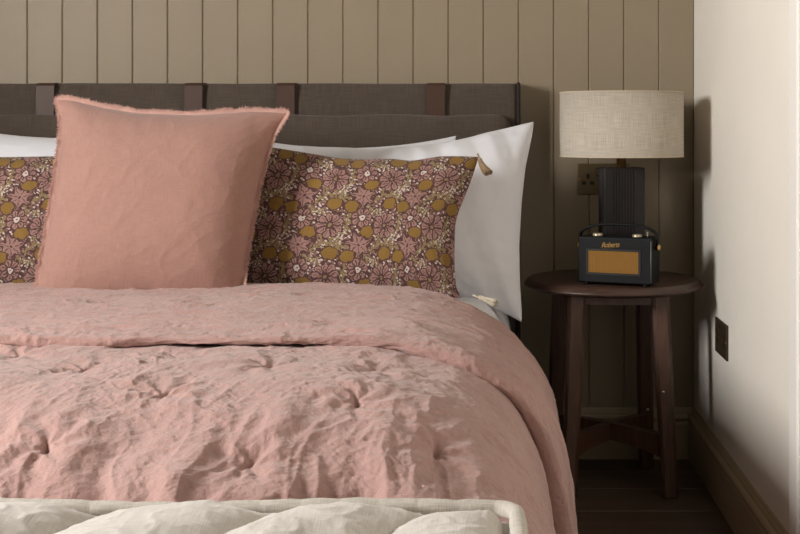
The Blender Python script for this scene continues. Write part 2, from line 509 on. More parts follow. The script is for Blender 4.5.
# opposite wall with the window that lights the room
bm = bmesh.new()
X0, X1 = LEFT_X - 0.2, LEFT_X
add_box(bm, X0, X1, FRONT_Y, WIN_Y0, 0, CEIL_Z)
add_box(bm, X0, X1, WIN_Y1, BACK_Y + 0.15, 0, CEIL_Z)
add_box(bm, X0, X1, WIN_Y0, WIN_Y1, 0, WIN_Z0)
add_box(bm, X0, X1, WIN_Y0, WIN_Y1, WIN_Z1, CEIL_Z)
tag(from_bm('wall_left', bm, M['plaster']), kind='structure')
win = empty('window_1', (LEFT_X - 0.08, (WIN_Y0 + WIN_Y1) / 2, WIN_Z0)); tag(win, kind='structure')
bm = bmesh.new()
hy = (WIN_Y1 - WIN_Y0) / 2; hz = WIN_Z1 - WIN_Z0
for a in ((-hy, -hy + .05, 0, hz), (hy - .05, hy, 0, hz), (-hy, hy, 0, .05), (-hy, hy, hz - .05, hz), (-.025, .025, 0, hz)):
    add_box(bm, 0.0, 0.05, a[0], a[1], a[2], a[3])
from_bm('window_frame', bm, M['trim'], win)
box('window_sill', 0.05, 0.14, -hy - 0.05, hy + 0.05, -0.03, 0.0, M['trim'], win, 0.004)
# floor: sub-floor with boards running along the bed head
floor = box('floor', LEFT_X - 0.2, RIGHT_X + 0.15, FRONT_Y - 0.15, BACK_Y + 0.15, -0.12, -0.019, M['dark'])
tag(floor, kind='structure')
BW = 0.188
fb_cache = {}
y = 3.012 + BW * 3
row = 0
while y > FRONT_Y - 0.1:
    cuts = [LEFT_X, -1.6 + 0.5 * math.sin(row * 2.3), RIGHT_X + 0.0]
    for a, b_ in zip(cuts, cuts[1:]):
        bm = bmesh.new()
        L = b_ - a
        add_box(bm, 0.0007, L - 0.0007, -BW + 0.0008, -0.0008, -0.019, 0.0, 0.0012, 1)
        o = from_bm('floorboard', bm, M['floor'], floor); o.location = (a, min(y, 99), 0)
    y -= BW; row += 1

# torus skirting
def skirt_prof():
    p = [(0, 0), (0.018, 0), (0.018, 0.098), (0.0165, 0.102), (0.0165, 0.105)]
    for k in range(9):
        a = -PI / 2 + PI * k / 8
        p.append((0.014 + 0.0075 * math.cos(a), 0.1165 + 0.0105 * math.sin(a)))
    p += [(0.012, 0.129), (0.011, 0.134), (0.007, 0.137), (0.006, 0.141), (0, 0.142)]
    return p
bm = bmesh.new()
add_prism(bm, skirt_prof(), (LEFT_X, BACK_Y, 0), (1, 0, 0), (0, 0, 1), (0, -1, 0), RIGHT_X - LEFT_X)
tag(from_bm('baseboard_back', bm, M['skirt']), kind='structure')
bm = bmesh.new()
add_prism(bm, skirt_prof(), (RIGHT_X, 2.34, 0), (0, 1, 0), (0, 0, 1), (-1, 0, 0), BACK_Y - 2.34)
tag(from_bm('baseboard_right', bm, M['skirt']), kind='structure')
bm = bmesh.new()
add_prism(bm, skirt_prof(), (RIGHT_X, FRONT_Y, 0), (0, 1, 0), (0, 0, 1), (-1, 0, 0), 1.4 - FRONT_Y)
tag(from_bm('baseboard_right', bm, M['skirt']), kind='structure')

# ================================================================== BED
BX0, BX1 = -1.408, 0.058        # mattress sides
BCX = (BX0 + BX1) / 2
MZ = 0.488                       # mattress top
bed = empty('bed', (BCX, 2.45, 0)); tag(bed, 'upholstered bed with brown-grey fabric headboard and leather straps', 'bed')
def bed_child(o):
    o.matrix_parent_inverse = Matrix.Translation((-BCX, -2.45, 0)); return o
bed_child(box('bed_base', BX0 + 0.01, BX1 - 0.01, 1.73, 3.37, 0.10, 0.285, M['bedbase'], bed, 0.012))
for sx in (BX0 + 0.08, BX1 - 0.08):
    for sy in (1.82, 3.28):
        bm = bmesh.new(); add_lathe(bm, [(0, 0), (0.018, 0), (0.026, 0.105), (0, 0.105)], 20, sx, sy)
        bed_child(from_bm('leg', bm, M['walnut'], bed, True))

def soft_slab(name, x0, x1, y0, y1, z0, z1, r, mat, parent, nx=120, nz=40, amp=0.002, seed=0, pinch=0.0):
    """padded upright panel facing -Y: rounded front with gentle unevenness, UV in metres"""
    us = np.linspace(0, 1, nx); 
    # section in (y,z) : closed loop around
    th = np.linspace(0, 2 * PI, nz)
    hy_, hz_ = (y1 - y0) / 2, (z1 - z0) / 2
    n = 2 / r
    cs, sn = np.cos(th), np.sin(th)
    n = 6.0
    rad = (np.abs(cs) ** n + np.abs(sn) ** n) ** (-1 / n)
    sy = rad * cs; sz = rad * sn
    P = np.zeros((nx, nz, 3)); UV = np.zeros((nx, nz, 2))
    arc = np.concatenate([[0], np.cumsum(np.hypot(np.diff(sy) * hy_, np.diff(sz) * hz_))])
    for i, u in enumerate(us):
        e = min(u, 1 - u) * (x1 - x0)
        k = math.sqrt(max(0.0, 1 - max(0, 1 - e / r) ** 2)) if r > 0 else 1
        kz = 1 - (1 - k) * (r / hz_)
        x = x0 + u * (x1 - x0)
        P[i, :, 0] = x
        P[i, :, 1] = (y0 + y1) / 2 + sy * hy_ * (0.02 + 0.98 * k)
        P[i, :, 2] = (z0 + z1) / 2 + sz * hz_ * kz
        UV[i, :, 0] = x; UV[i, :, 1] = arc
    d = amp * fbm(P[:, :, 0] * 5, P[:, :, 2] * 8 , 3, seed)
    P[:, :, 1] += d * (np.abs(sy)[None, :])
    P[:, :, 2] += amp * 0.8 * fbm(P[:, :, 0] * 4, P[:, :, 1] * 0 + 3, 2, seed + 4) * (np.abs(sz)[None, :])
    return link(name, grid_mesh(name, P, UV), mat, parent)

HX0, HX1 = -1.452, 0.094
hb = bed_child(soft_slab('headboard', HX0, HX1, 3.419, 3.486, 0.25, 1.046, 0.012, M['headfab'], bed, 160, 64, 0.0015, 2))
hb['label'] = 'brown-grey wool upholstered headboard'
pad = soft_slab('front_pad', HX0 + 0.012, HX1 - 0.020, 3.375, 3.432, 0.30, 0.958, 0.045, M['headfab'], hb, 200, 64, 0.006, 5)
pad['label'] = 'softer lower pad buckled to the headboard front'
# bound end of the headboard
bm = bmesh.new(); add_box(bm, HX1 - 0.008, HX1 + 0.003, 3.414, 3.490, 0.25, 1.048, 0.004, 2)
o = from_bm('edge_binding', bm, M['binding'], hb, True)
bm = bmesh.new(); add_box(bm, HX0 - 0.003, HX0 + 0.008, 3.414, 3.490, 0.25, 1.048, 0.004, 2)
o = from_bm('edge_binding', bm, M['binding'], hb, True)
def strap(xc):
    bm = bmesh.new()
    w = 0.0245; t = 0.0035
    path = [(3.4905, 0.72), (3.4905, 1.040)]
    for k in range(1, 8):
        a = PI * k / 8
        path.append((3.4535 + 0.037 * math.cos(a), 1.0405 + 0.0035 * math.sin(a)))
    path += [(3.4145, 1.038), (3.4135, 1.0), (3.4125, 0.95), (3.4125, 0.86)]
    prev = None
    n = len(path)
    rings = []
    for i, (yy, zz) in enumerate(path):
        a = Vector((0, *path[max(0, i - 1)])); b_ = Vector((0, *path[min(n - 1, i + 1)]))
        tg = (b_ - a).normalized(); nr = Vector((0, -tg.z, tg.y))
        c = Vector((xc, yy, zz))
        rings.append([bm.verts.new(c + Vector((-w, 0, 0))), bm.verts.new(c + Vector((w, 0, 0))),
                      bm.verts.new(c + Vector((w, 0, 0)) + nr * -t), bm.verts.new(c + Vector((-w, 0, 0)) + nr * -t)])
    for a, b_ in zip(rings, rings[1:]):
        for k in range(4): bm.faces.new((a[k], a[(k + 1) % 4], b_[(k + 1) % 4], b_[k]))
    bm.faces.new(rings[0]); bm.faces.new(list(reversed(rings[-1])))
    bmesh.ops.recalc_face_normals(bm, faces=bm.faces)
    o = from_bm('strap', bm, M['leather'], hb)
    o['label'] = 'tan-brown leather strap'
SY = 3.4185
for xp in (45, 193, 285, 435):
    strap((xp + 1 - VX) * SY / F)

# mattress in its fitted sheet
def mattress_mesh():
    nx, ny = 220, 200
    prof = []
    hw = (BX1 - BX0) / 2
    # section across: bottom left -> side -> top -> side -> bottom right with rounded shoulders
    r = 0.11
    pts = [(-hw, 0.285), (-hw, MZ - r)]
    for k in range(1, 9): a = PI - (PI / 2) * k / 8; pts.append((-hw + r + r * math.cos(a), MZ - r + r * math.sin(a)))
    for k in range(1, 60): pts.append((-hw + r + (2 * hw - 2 * r) * k / 60, MZ))
    for k in range(0, 9): a = PI / 2 - (PI / 2) * k / 8; pts.append((hw - r + r * math.cos(a), MZ - r + r * math.sin(a)))
    pts.append((hw, 0.285))
    pts = np.array(pts)
    ys = np.concatenate([[3.372] * 1, np.linspace(3.372, 1.80, 120), 1.80 - 0.10 * np.sin(np.linspace(0.1, 1, 12) * PI / 2), [1.70]])
    P = np.zeros((len(ys), len(pts), 3)); UV = np.zeros((len(ys), len(pts), 2))
    arc = np.concatenate([[0], np.cumsum(np.hypot(*np.diff(pts, axis=0).T))])
    for i, yy in enumerate(ys):
        P[i, :, 0] = pts[:, 0] + BCX; P[i, :, 1] = yy; P[i, :, 2] = pts[:, 1]
        UV[i, :, 0] = arc; UV[i, :, 1] = yy
    foot = np.clip((1.80 - P[:, :, 1]) / 0.10, 0, 1); P[:, :, 2] -= 0.10 * (1 - np.sqrt(1 - np.minimum(foot, 1) ** 2)) * (P[:, :, 2] > 0.4)
    P[0, :, 2] = 0.285; P[-1, :, 2] = 0.285
    top = smooth01(P[:, :, 2], 0.45, 0.5)
    wr = 0.003 * fbm(P[:, :, 0] * 14 + P[:, :, 1] * 5, P[:, :, 1] * 6, 3, 4)
    P[:, :, 2] += wr * top
    hd_ = smooth01(P[:, :, 1], 2.70, 2.84)
    P[:, :, 2] += 0.032 * hd_ * top
    P[:, :, 0] += 0.010 * hd_ * np.sign(P[:, :, 0] - BCX) * smooth01(np.abs(P[:, :, 0] - BCX), 0.5, 0.7)
    return grid_mesh('mattress', P, UV, flip=False)
mo = link('mattress', mattress_mesh(), M['white'])
tag(mo, 'deep mattress in a white fitted sheet on the upholstered bed', 'mattress')

# ================================================================== QUILT
QZ = 0.556
# cross-section of the hanging side: (x, drop) measured from the photograph
sec = np.array([(-0.26, 0.0), (-0.19, 0.004), (-0.13, 0.012), (-0.06, 0.032), (0.0, 0.058), (0.045, 0.093), (0.074, 0.140), (0.092, 0.195), (0.104, 0.265), (0.112, 0.340), (0.117, 0.420)])
def section(xoff=0.0, n=700, lift=0.0):
    """full cross-section left hem -> top -> right hem, evenly resampled where it shows"""
    R = sec.copy(); R[:, 0] += xoff
    Lf = sec[::-1].copy(); Lf[:, 0] = 2 * BCX - Lf[:, 0] - xoff
    pts = np.vstack([Lf, R])
    # smooth by Chaikin
    for _ in range(3):
        q = np.empty((2 * (len(pts) - 1) + 2, 2)); q[0] = pts[0]; q[-1] = pts[-1]
        q[1:-1:2] = pts[:-1] * 0.75 + pts[1:] * 0.25
        q[2::2][:len(pts) - 1] = pts[:-1] * 0.25 + pts[1:] * 0.75
        pts = q
    arc = np.concatenate([[0], np.cumsum(np.hypot(*np.diff(pts, axis=0).T))])
    # denser sampling for the part in view
    xs = np.interp(np.linspace(0, arc[-1], 2000), arc, pts[:, 0])
    w = np.where(xs > -1.2, 1.0, 0.25)
    cw = np.cumsum(w); cw = (cw - cw[0]) / (cw[-1] - cw[0])
    s = np.interp(np.linspace(0, 1, n), cw, np.linspace(0, arc[-1], 2000))
    X = np.interp(s, arc, pts[:, 0]); Dp = np.interp(s, arc, pts[:, 1])
    tx = np.gradient(X, s); tz = -np.gradient(Dp, s)
    ln = np.hypot(tx, tz)
    return s, X, Dp, -tz / ln, tx / ln      # normal (nx, nz)

# tufting stitches read off the photograph (pixels) plus ones outside it
tuft_px = [(85, 362), (194, 356), (268, 367), (376, 361), (45, 411), (163, 385), (357, 388), (139, 458), (246, 421), (331, 444), (440, 400), (452, 452), (20, 352)]
tufts = []
for xp, yp in tuft_px:
    zz = QZ if yp < 400 else QZ - 0.00035 * (yp - 400) ** 1.1 * 1.0
    tufts.append(px(xp, yp, zz))

def mattress_top(x, y):
    r = 0.11
    ex = np.clip((np.abs(x - BCX) - ((BX1 - BX0) / 2 - r)) / r, 0, 1)
    ey = np.clip((1.80 - y) / 0.10, 0, 1)
    z = MZ - r * (1 - np.sqrt(1 - ex ** 2)) - 0.10 * (1 - np.sqrt(1 - ey ** 2))
    return np.where((ex >= 1) | (ey >= 1), 0.0, z)

def wrinkle_field(A, T, tuft_list, seed):
    """cloth relief over arc coordinate A and length coordinate T (metres)"""
    wx = 0.06 * fbm(A * 4, T * 4, 2, seed + 1); wy = 0.06 * fbm(A * 4, T * 4, 2, seed + 2)
    h = 0.013 * fbm(A * 3.0, T * 3.4, 2, seed)
    h = h + 0.0046 * fbm((A + wx) * 8, (T + wy) * 7, 2, seed + 5)
    m = smooth01(fbm(A * 4, T * 4, 2, seed + 31), -0.4, 0.5)
    h = h + 0.0020 * m * (ridged((A + wx) * 7, (T + wy) * 6, 2, seed + 7) - 0.4)
    h = h + 0.0024 * m * (ridged((A + wx * .4) * 15 + T * 6, (T + wy * .4) * 11, 2, seed + 13) - 0.3)
    h = h + 0.0015 * (ridged((A + wx * .3) * 31 - T * 13, (T + wy * .3) * 27, 2, seed + 15) - 0.3) * smooth01(fbm(A * 6, T * 6, 2, seed + 37), -0.3, 0.4)
    h = h + 0.0014 * fbm(A * 38 + T * 14, T * 38 - A * 9, 3, seed + 19, 0.6)
    for i, (ta, tt) in enumerate(tuft_list):
        dx, dy = A - ta, T - tt
        near = (np.abs(dx) < 0.25) & (np.abs(dy) < 0.25)
        dxn, dyn = dx[near], dy[near]
        d = np.hypot(dxn, dyn); th = np.arctan2(dyn, dxn)
        hh = -0.008 * np.exp(-(d / 0.034) ** 2)
        sl = 0.5 * math.sin(i * 4.1)
        ex = dxn * math.cos(sl) + dyn * math.sin(sl); ey = -dxn * math.sin(sl) + dyn * math.cos(sl)
        hh -= 0.013 * np.exp(-(ex / 0.0045) ** 2 - (ey / 0.012) ** 2)
        hh += 0.0022 * np.cos(th * 7 + i + 2.5 * perlin(d * 20, th * 0 + i, seed)) * np.exp(-((d - 0.045) / 0.035) ** 2)
        h[near] += hh
    return h

quilt = empty('quilt', (BCX, 2.2, 0.1)); tag(quilt, 'crumpled dusty pink linen quilt folded back over the bed', 'quilt')
quilt.location = (0, 0, 0)
def build_quilt_body():
    s, X, Dp, nx_, nz_ = section(0.0, 800)
    # lengthwise path: from under the fold to over the foot end
    pth = [(2.55, 0.0), (1.84, 0.0), (1.76, 0.008), (1.68, 0.026), (1.60, 0.056), (1.545, 0.095), (1.505, 0.15), (1.485, 0.22), (1.48, 0.40)]
    pts = np.array(pth)
    for _ in range(3):
        q = [pts[0]]
        for a, b_ in zip(pts, pts[1:]): q += [a * .75 + b_ * .25, a * .25 + b_ * .75]
        q.append(pts[-1]); pts = np.array(q)
    arc = np.concatenate([[0], np.cumsum(np.hypot(*np.diff(pts, axis=0).T))])
    samp = np.concatenate([np.linspace(0, 0.30, 20, endpoint=False), np.linspace(0.30, 1.18, 460, endpoint=False), np.linspace(1.18, arc[-1], 24)])
    Yt = np.interp(samp, arc, pts[:, 0]); Zt = np.interp(samp, arc, pts[:, 1])
    ty = np.gradient(Yt, samp); tz = -np.gradient(Zt, samp)
    ny_t, nz_t = tz, -ty
    ln = np.hypot(ny_t, nz_t); ny_t, nz_t = ny_t / ln, nz_t / ln
    A, T = np.meshgrid(s, samp, indexing='ij')
    Xg = np.broadcast_to(X[:, None], A.shape)
    # tufts in arc coordinates
    tl = [(float(np.interp(tx, X, s)), float(np.interp(-ty_, -Yt, samp))) for tx, ty_ in tufts]
    h = wrinkle_field(A, T, tl, 3)
    foot = smooth01(T, 0.70, 1.0)
    wob = 0.03 * fbm(A * 3, T * 5, 2, 40)
    fold = fbm((A + wob) * 10, T * 1.6, 2, 41)
    h = h + foot * (0.019 * fold + 0.0050 * (ridged((A + wob) * 10, T * 2.5, 2, 44) - 0.4))
    side = smooth01(np.broadcast_to(Dp[:, None], A.shape), 0.06, 0.2)
    h = h * (1 - 0.45 * side)
    h = h + side * 0.008 * fbm(A * 2.5, (T + 0.3 * A) * 9, 2, 47)
    N = np.stack([np.broadcast_to(nx_[:, None], A.shape), np.broadcast_to(ny_t[None, :], A.shape), np.clip(nz_[:, None], 0, 1) * np.clip(nz_t[None, :], 0, 1) + 0.001], -1)
    N /= np.linalg.norm(N, axis=-1, keepdims=True)
    shrink = np.broadcast_to(Zt[None, :], A.shape)
    Z = QZ - np.broadcast_to(Dp[:, None], A.shape) - shrink * (1 - 0.5 * side)
    P = np.stack([Xg, np.broadcast_to(Yt[None, :], A.shape), Z], -1) + N * h[..., None]
    # lower hem of the corner is held off the floor
    P[..., 2] = np.maximum(P[..., 2], 0.10)
    P[..., 2] = np.maximum(P[..., 2], mattress_top(P[..., 0], P[..., 1]) + 0.006)
    P[..., 2] += 0.004 * np.exp(-((P[..., 1] - 2.10) / 0.05) ** 2)
    # near the head the body tucks in under the folded part
    tuck = smooth01(P[..., 1], 2.16, 2.45)
    P[..., 2] = np.maximum(P[..., 2] - tuck * 0.014, np.minimum(P[..., 2], mattress_top(P[..., 0], P[..., 1]) + 0.004))
    P[..., 0] -= tuck * 0.012 * side * np.sign(P[..., 0] - BCX)
    UV = np.stack([A, T], -1)
    return grid_mesh('quilt_body', P, UV)
qb = link('quilt_body', build_quilt_body(), M['quilt'], quilt)

def build_fold():
    s, X, Dp, nx_, nz_ = section(0.003, 800)
    th = 0.0125     # half thickness of the folded edge
    # lengthwise loop: underside at hem -> round hem -> top -> round crest at the pillows -> underside
    hemY, crestY = 2.085, 2.83
    pts = [(hemY + 0.06, -0.004)]
    hh_ = 0.0105
    for k in range(0, 9):
        a = -PI / 2 - PI * k / 8
        pts.append((hemY + hh_ + hh_ * math.cos(a), hh_ + hh_ * math.sin(a)))
    pts += [(hemY + 0.03, 2 * hh_ + 0.003), (hemY + 0.10, 2 * th), (crestY - 0.1, 2 * th - 0.004)]
    for k in range(0, 9):
        a = PI / 2 - PI * k / 8
        pts.append((crestY - 0.02 + 0.022 * math.cos(a), th - 0.004 + (th) * math.sin(a)))
    pts.append((crestY - 0.1, -0.006))
    pts = np.array(pts)
    arc = np.concatenate([[0], np.cumsum(np.hypot(*np.diff(pts, axis=0).T))])
    hem_end = arc[10]
    samp = np.concatenate([np.linspace(0, 0.05, 4, endpoint=False), np.linspace(0.05, hem_end + 0.03, 40, endpoint=False), np.linspace(hem_end + 0.03, arc[-1] - 0.12, 320, endpoint=False), np.linspace(arc[-1] - 0.12, arc[-1], 20)])
    Yt = np.interp(samp, arc, pts[:, 0]); Zt = np.interp(samp, arc, pts[:, 1])
    ty = np.gradient(Yt, samp); tz = np.gradient(Zt, samp)
    ny_t, nz_t = -tz, ty
    A, T = np.meshgrid(s, samp, indexing='ij')
    Yg = np.broadcast_to(Yt[None, :], A.shape).copy()
    side = smooth01(np.broadcast_to(Dp[:, None], A.shape), 0.05, 0.2)
    fold_tufts_px = [(45, 291), (105, 299), (215, 304), (305, 290), (330, 318), (120, 322), (425, 312), (395, 330), (250, 327), (30, 315)]
    tl = []
    for xp, yp in fold_tufts_px:
        tx, ty_ = px(xp, yp, QZ + 0.03)
        tl.append((float(np.interp(tx, X, s)), float(samp[np.argmin(np.abs(Yt - ty_) + 10 * (Zt < th))])))
    wx = 0.05 * fbm(A * 4, T * 4, 2, 71)
    h = 0.006 * fbm(A * 3, T * 5, 2, 60) * smooth01(Yg, hemY + 0.02, hemY + 0.25) + 0.012 * fbm(A * 3.0, (2.55 - Yg) * 3.4, 2, 3) * (1 - smooth01(Yg, hemY + 0.02, hemY + 0.3))
    h = h + 0.0040 * (ridged((A + wx) * 3.5, (T + wx * .3) * 14, 2, 61) - 0.4)
    h = h + 0.0017 * (ridged((A + wx) * 9, (T + wx * .3) * 34, 2, 63) - 0.3)
    m = smooth01(fbm(A * 6, T * 6, 2, 66), -0.1, 0.5)
    h = h + 0.0018 * m * (ridged(A * 26, T * 30, 2, 65) - 0.3)
    h = h + 0.0012 * fbm(A * 34, T * 60, 3, 67, 0.6)
    for i, (ta, tt) in enumerate(tl):
        dx, dy = A - ta, T - tt
        d = np.hypot(dx, dy)
        sl = 0.6 * math.sin(i * 2.1)
        ex = dx * math.cos(sl) + dy * math.sin(sl); ey = -dx * math.sin(sl) + dy * math.cos(sl)
        h = h - 0.005 * np.exp(-(d / 0.03) ** 2) - 0.007 * np.exp(-(ex / 0.012) ** 2 - (ey / 0.007) ** 2)
    # puckers along the stitched hem and the stitch line itself
    dh = np.abs(T - (hem_end + 0.012))
    h = h - 0.0022 * np.exp(-(dh / 0.003) ** 2)
    pk = np.exp(-((T - hem_end) / 0.028) ** 2)
    h = h + pk * 0.0018 * perlin(A * 62 + 1.5 * fbm(A * 9, T * 9, 2, 80), T * 22, 77)
    h = h * np.clip(1 - 0.4 * side, 0, 1)
    N = np.stack([np.broadcast_to(nx_[:, None], A.shape), np.broadcast_to(ny_t[None, :], A.shape) * 0.9, np.broadcast_to(nz_[:, None], A.shape) * np.clip(nz_t[None, :], -1, 1)], -1)
    top = np.clip(nz_t, 0, 1)[None, :]
    # thickness offset is taken along the section normal so that the hanging side keeps its thickness
    off = np.broadcast_to(Zt[None, :], A.shape) * (1 + 0.7 * side)
    X3 = np.broadcast_to(X[:, None], A.shape) + np.broadcast_to(nx_[:, None], A.shape) * off
    Z3 = QZ + 0.004 - np.broadcast_to(Dp[:, None], A.shape) + np.broadcast_to(nz_[:, None], A.shape) * off
    # hem line wanders a little, and slants on the hanging side
    hemw = 1 - smooth01(Yg, hemY, hemY + 0.30)
    Yg = Yg + hemw * (0.010 * fbm(A * 4, A * 0, 2, 90) + 0.0)
    crw = smooth01(Yg, crestY - 0.35, crestY)
    Yg = Yg + crw * (0.012 * fbm(A * 3, A * 0, 2, 93)) - crw * 0.07 * smooth01(np.broadcast_to(X[:, None], A.shape), -0.15, 0.08)
    Z3 = Z3 - hemw * 0.0045 * (1 - side)
    P = np.stack([X3, Yg, Z3], -1)
    ln = np.linalg.norm(N, axis=-1, keepdims=True); N = N / np.maximum(ln, 1e-6)
    P = P + N * h[..., None]
    big = side * 0.012 * fbm(A * 2.0, T * 7, 2, 95) * top
    P[..., 0] += big * np.sign(P[..., 0] - BCX)
    # the head end lies down on the sheet
    P[..., 2] -= crw * 0.010 * (1 - side)
    P[..., 2] = np.maximum(P[..., 2], 0.10)
    return grid_mesh('folded_top', P, np.stack([A, T], -1), flip=True)
ft = link('folded_top', build_fold(), M['quilt'], quilt)
ft['label'] = 'folded-back upper part of the quilt with stitched hem'

# ================================================================== PILLOWS
def pillow_mesh(name, W, H, Tk, nu=150, nv=110, ear=0.06, wr=0.004, seed=0, pw=0.55, deform=None, outline=None, crease=0.0, gather=0.0):
    """stuffed cushion in local coords: x width, z height, y thickness (front = -y); closed, UV in metres"""
    def dens(n):
        t = np.linspace(-1, 1, n); return np.sign(t) * (1 - (1 - np.abs(t)) ** 1.35)
    us, vs_ = dens(nu), dens(nv)
    U, V = np.meshgrid(us, vs_, indexing='ij')
    x = W / 2 * U * (1 - ear * (1 - V ** 2) ** 1.0 * np.abs(U) ** 3)
    z = H / 2 * V * (1 - ear * (1 - U ** 2) ** 1.0 * np.abs(V) ** 3)
    if outline:
        def crv(pts):
            p = np.array(sorted(pts)); q = np.linspace(-1, 1, 401)
            y_ = np.interp(q, p[:, 0], p[:, 1])
            k_ = np.hanning(41); k_ /= k_.sum()
            ysm = np.convolve(np.pad(y_, 20, mode='reflect', reflect_type='odd'), k_, mode='valid')
            return lambda t: np.interp(t, q, ysm)
        hr_, hl_, ht_, hb_ = (crv(outline[k]) for k in ('r', 'l', 't', 'b'))
        x = np.where(U > 0, U * hr_(V), U * hl_(V))
        z = np.where(V > 0, V * ht_(U), V * hb_(U))
        # blunt corners
        rc = 1 - outline.get('blunt', 0.02) * (U * V) ** 10
        x = x * rc; z = z * rc
    prof = np.clip((1 - U ** 4) * (1 - V ** 4), 0, 1) ** pw
    prof = prof * (1 - 0.25 * (U ** 2 + V ** 2) / 2)
    sheets = []
    for sgn in (-1, 1):
        rim = np.clip(np.minimum(1 - np.abs(U), 1 - np.abs(V)) * 9, 0, 1)
        n1 = fbm(x * 7, z * 7, 3, seed + (5 if sgn > 0 else 0))
        n2 = ridged(x * 9 + 0.4 * fbm(x * 5, z * 5, 2, seed + 2), z * 8, 2, seed + 11)
        # gathers running in from seams
        eu = np.exp(-(1 - np.abs(U)) * 5); ev = np.exp(-(1 - np.abs(V)) * 5)
        g = eu * perlin(z * 55, x * 6, seed + 21) + ev * perlin(x * 55, z * 6, seed + 23)
        if gather: g = g + gather / wr * (np.exp(-(1 - np.abs(V)) * 2.6) * (perlin(x * 22 + z * 7, z * 2.5, seed + 41) - 0.1) + np.exp(-(1 - np.abs(U)) * 3.5) * 0.5 * perlin(z * 22, x * 3, seed + 43))
        cr = ridged((x + z) * 5 + 0.5 * perlin(x * 6, z * 6, seed), (x - z) * 11, 2, seed + 17) if crease else 0
        t = prof * Tk / 2 + rim * (wr * n1 + 0.6 * wr * (n2 - 0.4) + 0.6 * wr * g * 1.2 + crease * (cr if crease else 0))
        yv = sgn * np.maximum(t, 0.0015 * (prof > 0))
        P = np.stack([x, yv, z], -1)
        if deform is not None: P = deform(P, U, V)
        sheets.append(P)
    n, m = U.shape
    idx_f = np.arange(n * m).reshape(n, m)
    idx_b = idx_f + n * m
    bd = np.zeros((n, m), bool); bd[0] = bd[-1] = True; bd[:, 0] = bd[:, -1] = True
    mid = (sheets[0] + sheets[1]) / 2
    sheets[0][bd] = mid[bd]; sheets[1][bd] = mid[bd]
    idx_b = np.where(bd, idx_f, idx_b)
    V3 = np.concatenate([sheets[0].reshape(-1, 3), sheets[1].reshape(-1, 3)])
    def quads(ix, flip):
        a, b_, c, d = ix[:-1, :-1], ix[1:, :-1], ix[1:, 1:], ix[:-1, 1:]
        return np.stack([a, b_, c, d] if not flip else [a, d, c, b_], -1).reshape(-1, 4)
    q = np.concatenate([quads(idx_f, False), quads(idx_b, True)])
    used = np.unique(q); remap = -np.ones(len(V3), int); remap[used] = np.arange(len(used))
    UVall = np.concatenate([np.stack([W / 2 * U, H / 2 * V], -1).reshape(-1, 2)] * 2)
    me = bpy.data.meshes.new(name)
    me.vertices.add(len(used)); me.vertices.foreach_set('co', V3[used].reshape(-1).astype(np.float32))
    ql = q.reshape(-1)
    me.loops.add(len(ql)); me.loops.foreach_set('vertex_index', remap[ql].astype(np.int32))
    me.polygons.add(len(q)); me.polygons.foreach_set('loop_start', np.arange(0, len(ql), 4, dtype=np.int32))
    me.update(calc_edges=True)
    ul = me.uv_layers.new(name='UVMap'); ul.data.foreach_set('uv', UVall[ql].reshape(-1).astype(np.float32))
    me.validate(); me.shade_smooth()
    rimpts = [mid[i, 0] for i in range(n)] + [mid[-1, j] for j in range(1, m)] + [mid[i, -1] for i in range(n - 2, -1, -1)] + [mid[0, j] for j in range(m - 2, 0, -1)]
    return me, rimpts, mid

def place(o, xc, yc, zc, lean, roll=0.0, yaw=0.0):
    """lean back (top away from the viewer), roll clockwise in the picture, then turn"""
    o.matrix_world = Matrix.Translation((xc, yc, zc)) @ Matrix.Rotation(yaw, 4, 'Z') @ Matrix.Rotation(-lean, 4, 'X') @ Matrix.Rotation(roll, 4, 'Y')

R = math.radians
# --- white pillows
def droop(amount, side):
    def f(P, U, V):
        w = np.clip(side * U - 0.55, 0, 1) / 0.45 * np.clip(-V, 0, 1)
        P[..., 2] -= amount * w ** 1.5
        top = np.clip(1 - np.abs(U) ** 2.0, 0, 1) * smooth01(V, 0.2, 1)
        P[..., 2] -= 0.045 * top
        return P
    return f
def outl(sc_, lean, r, l, t, b_, blunt=0.02):
    """outline in photo pixels -> metres, corrected for the lean"""
    c = 1 / (sc_ * math.cos(lean))
    return {'r': [(v, q / sc_ * (1 + 0.03 * v)) for v, q in r], 'l': [(v, q / sc_ * (1 + 0.03 * v)) for v, q in l],
            't': [(u, q * c * 1.02) for u, q in t], 'b': [(u, q * c * 0.98) for u, q in b_], 'blunt': blunt}
ow = outl(400.6, R(24), [(1, 158), (.9, 156), (.55, 149), (.2, 146), (-.2, 145), (-.6, 147), (-.8, 149), (-1, 152)], [(1, 150), (0, 146), (-1, 150)],
          [(1, 103), (.85, 96), (.7, 90), (.55, 83), (.4, 78), (0, 72), (-.6, 76), (-1, 85)], [(1, 94), (.85, 82), (.6, 72), (0, 70), (-1, 78)], 0.015)
pm_, _, _ = pillow_mesh('pillow', 0.74, 0.47, 0.20, 190, 130, 0.0, 0.0020, 3, 0.55, outline=ow, gather=0.018)
o = link('pillow', pm_, M['white']); place(o, -0.2746, 3.12, 0.681, R(24))
tag(o, 'large plump white cotton pillow behind the floral cushion, nearest the side table', 'pillow', 'white pillows against the headboard')
pm2, _, _ = pillow_mesh('pillow', 0.74, 0.46, 0.10, 130, 90, 0.04, 0.002, 8, 0.5, droop(0.0, 1))
o = link('pillow', pm2, M['white']); place(o, -0.46, 3.285, 0.700, R(11), R(3.6))
tag(o, 'white cotton pillow tucked behind the large one, against the headboard', 'pillow', 'white pillows against the headboard')
pm3, _, _ = pillow_mesh('pillow', 0.74, 0.46, 0.17, 150, 100, 0.04, 0.002, 14, 0.5, droop(0.03, -1))
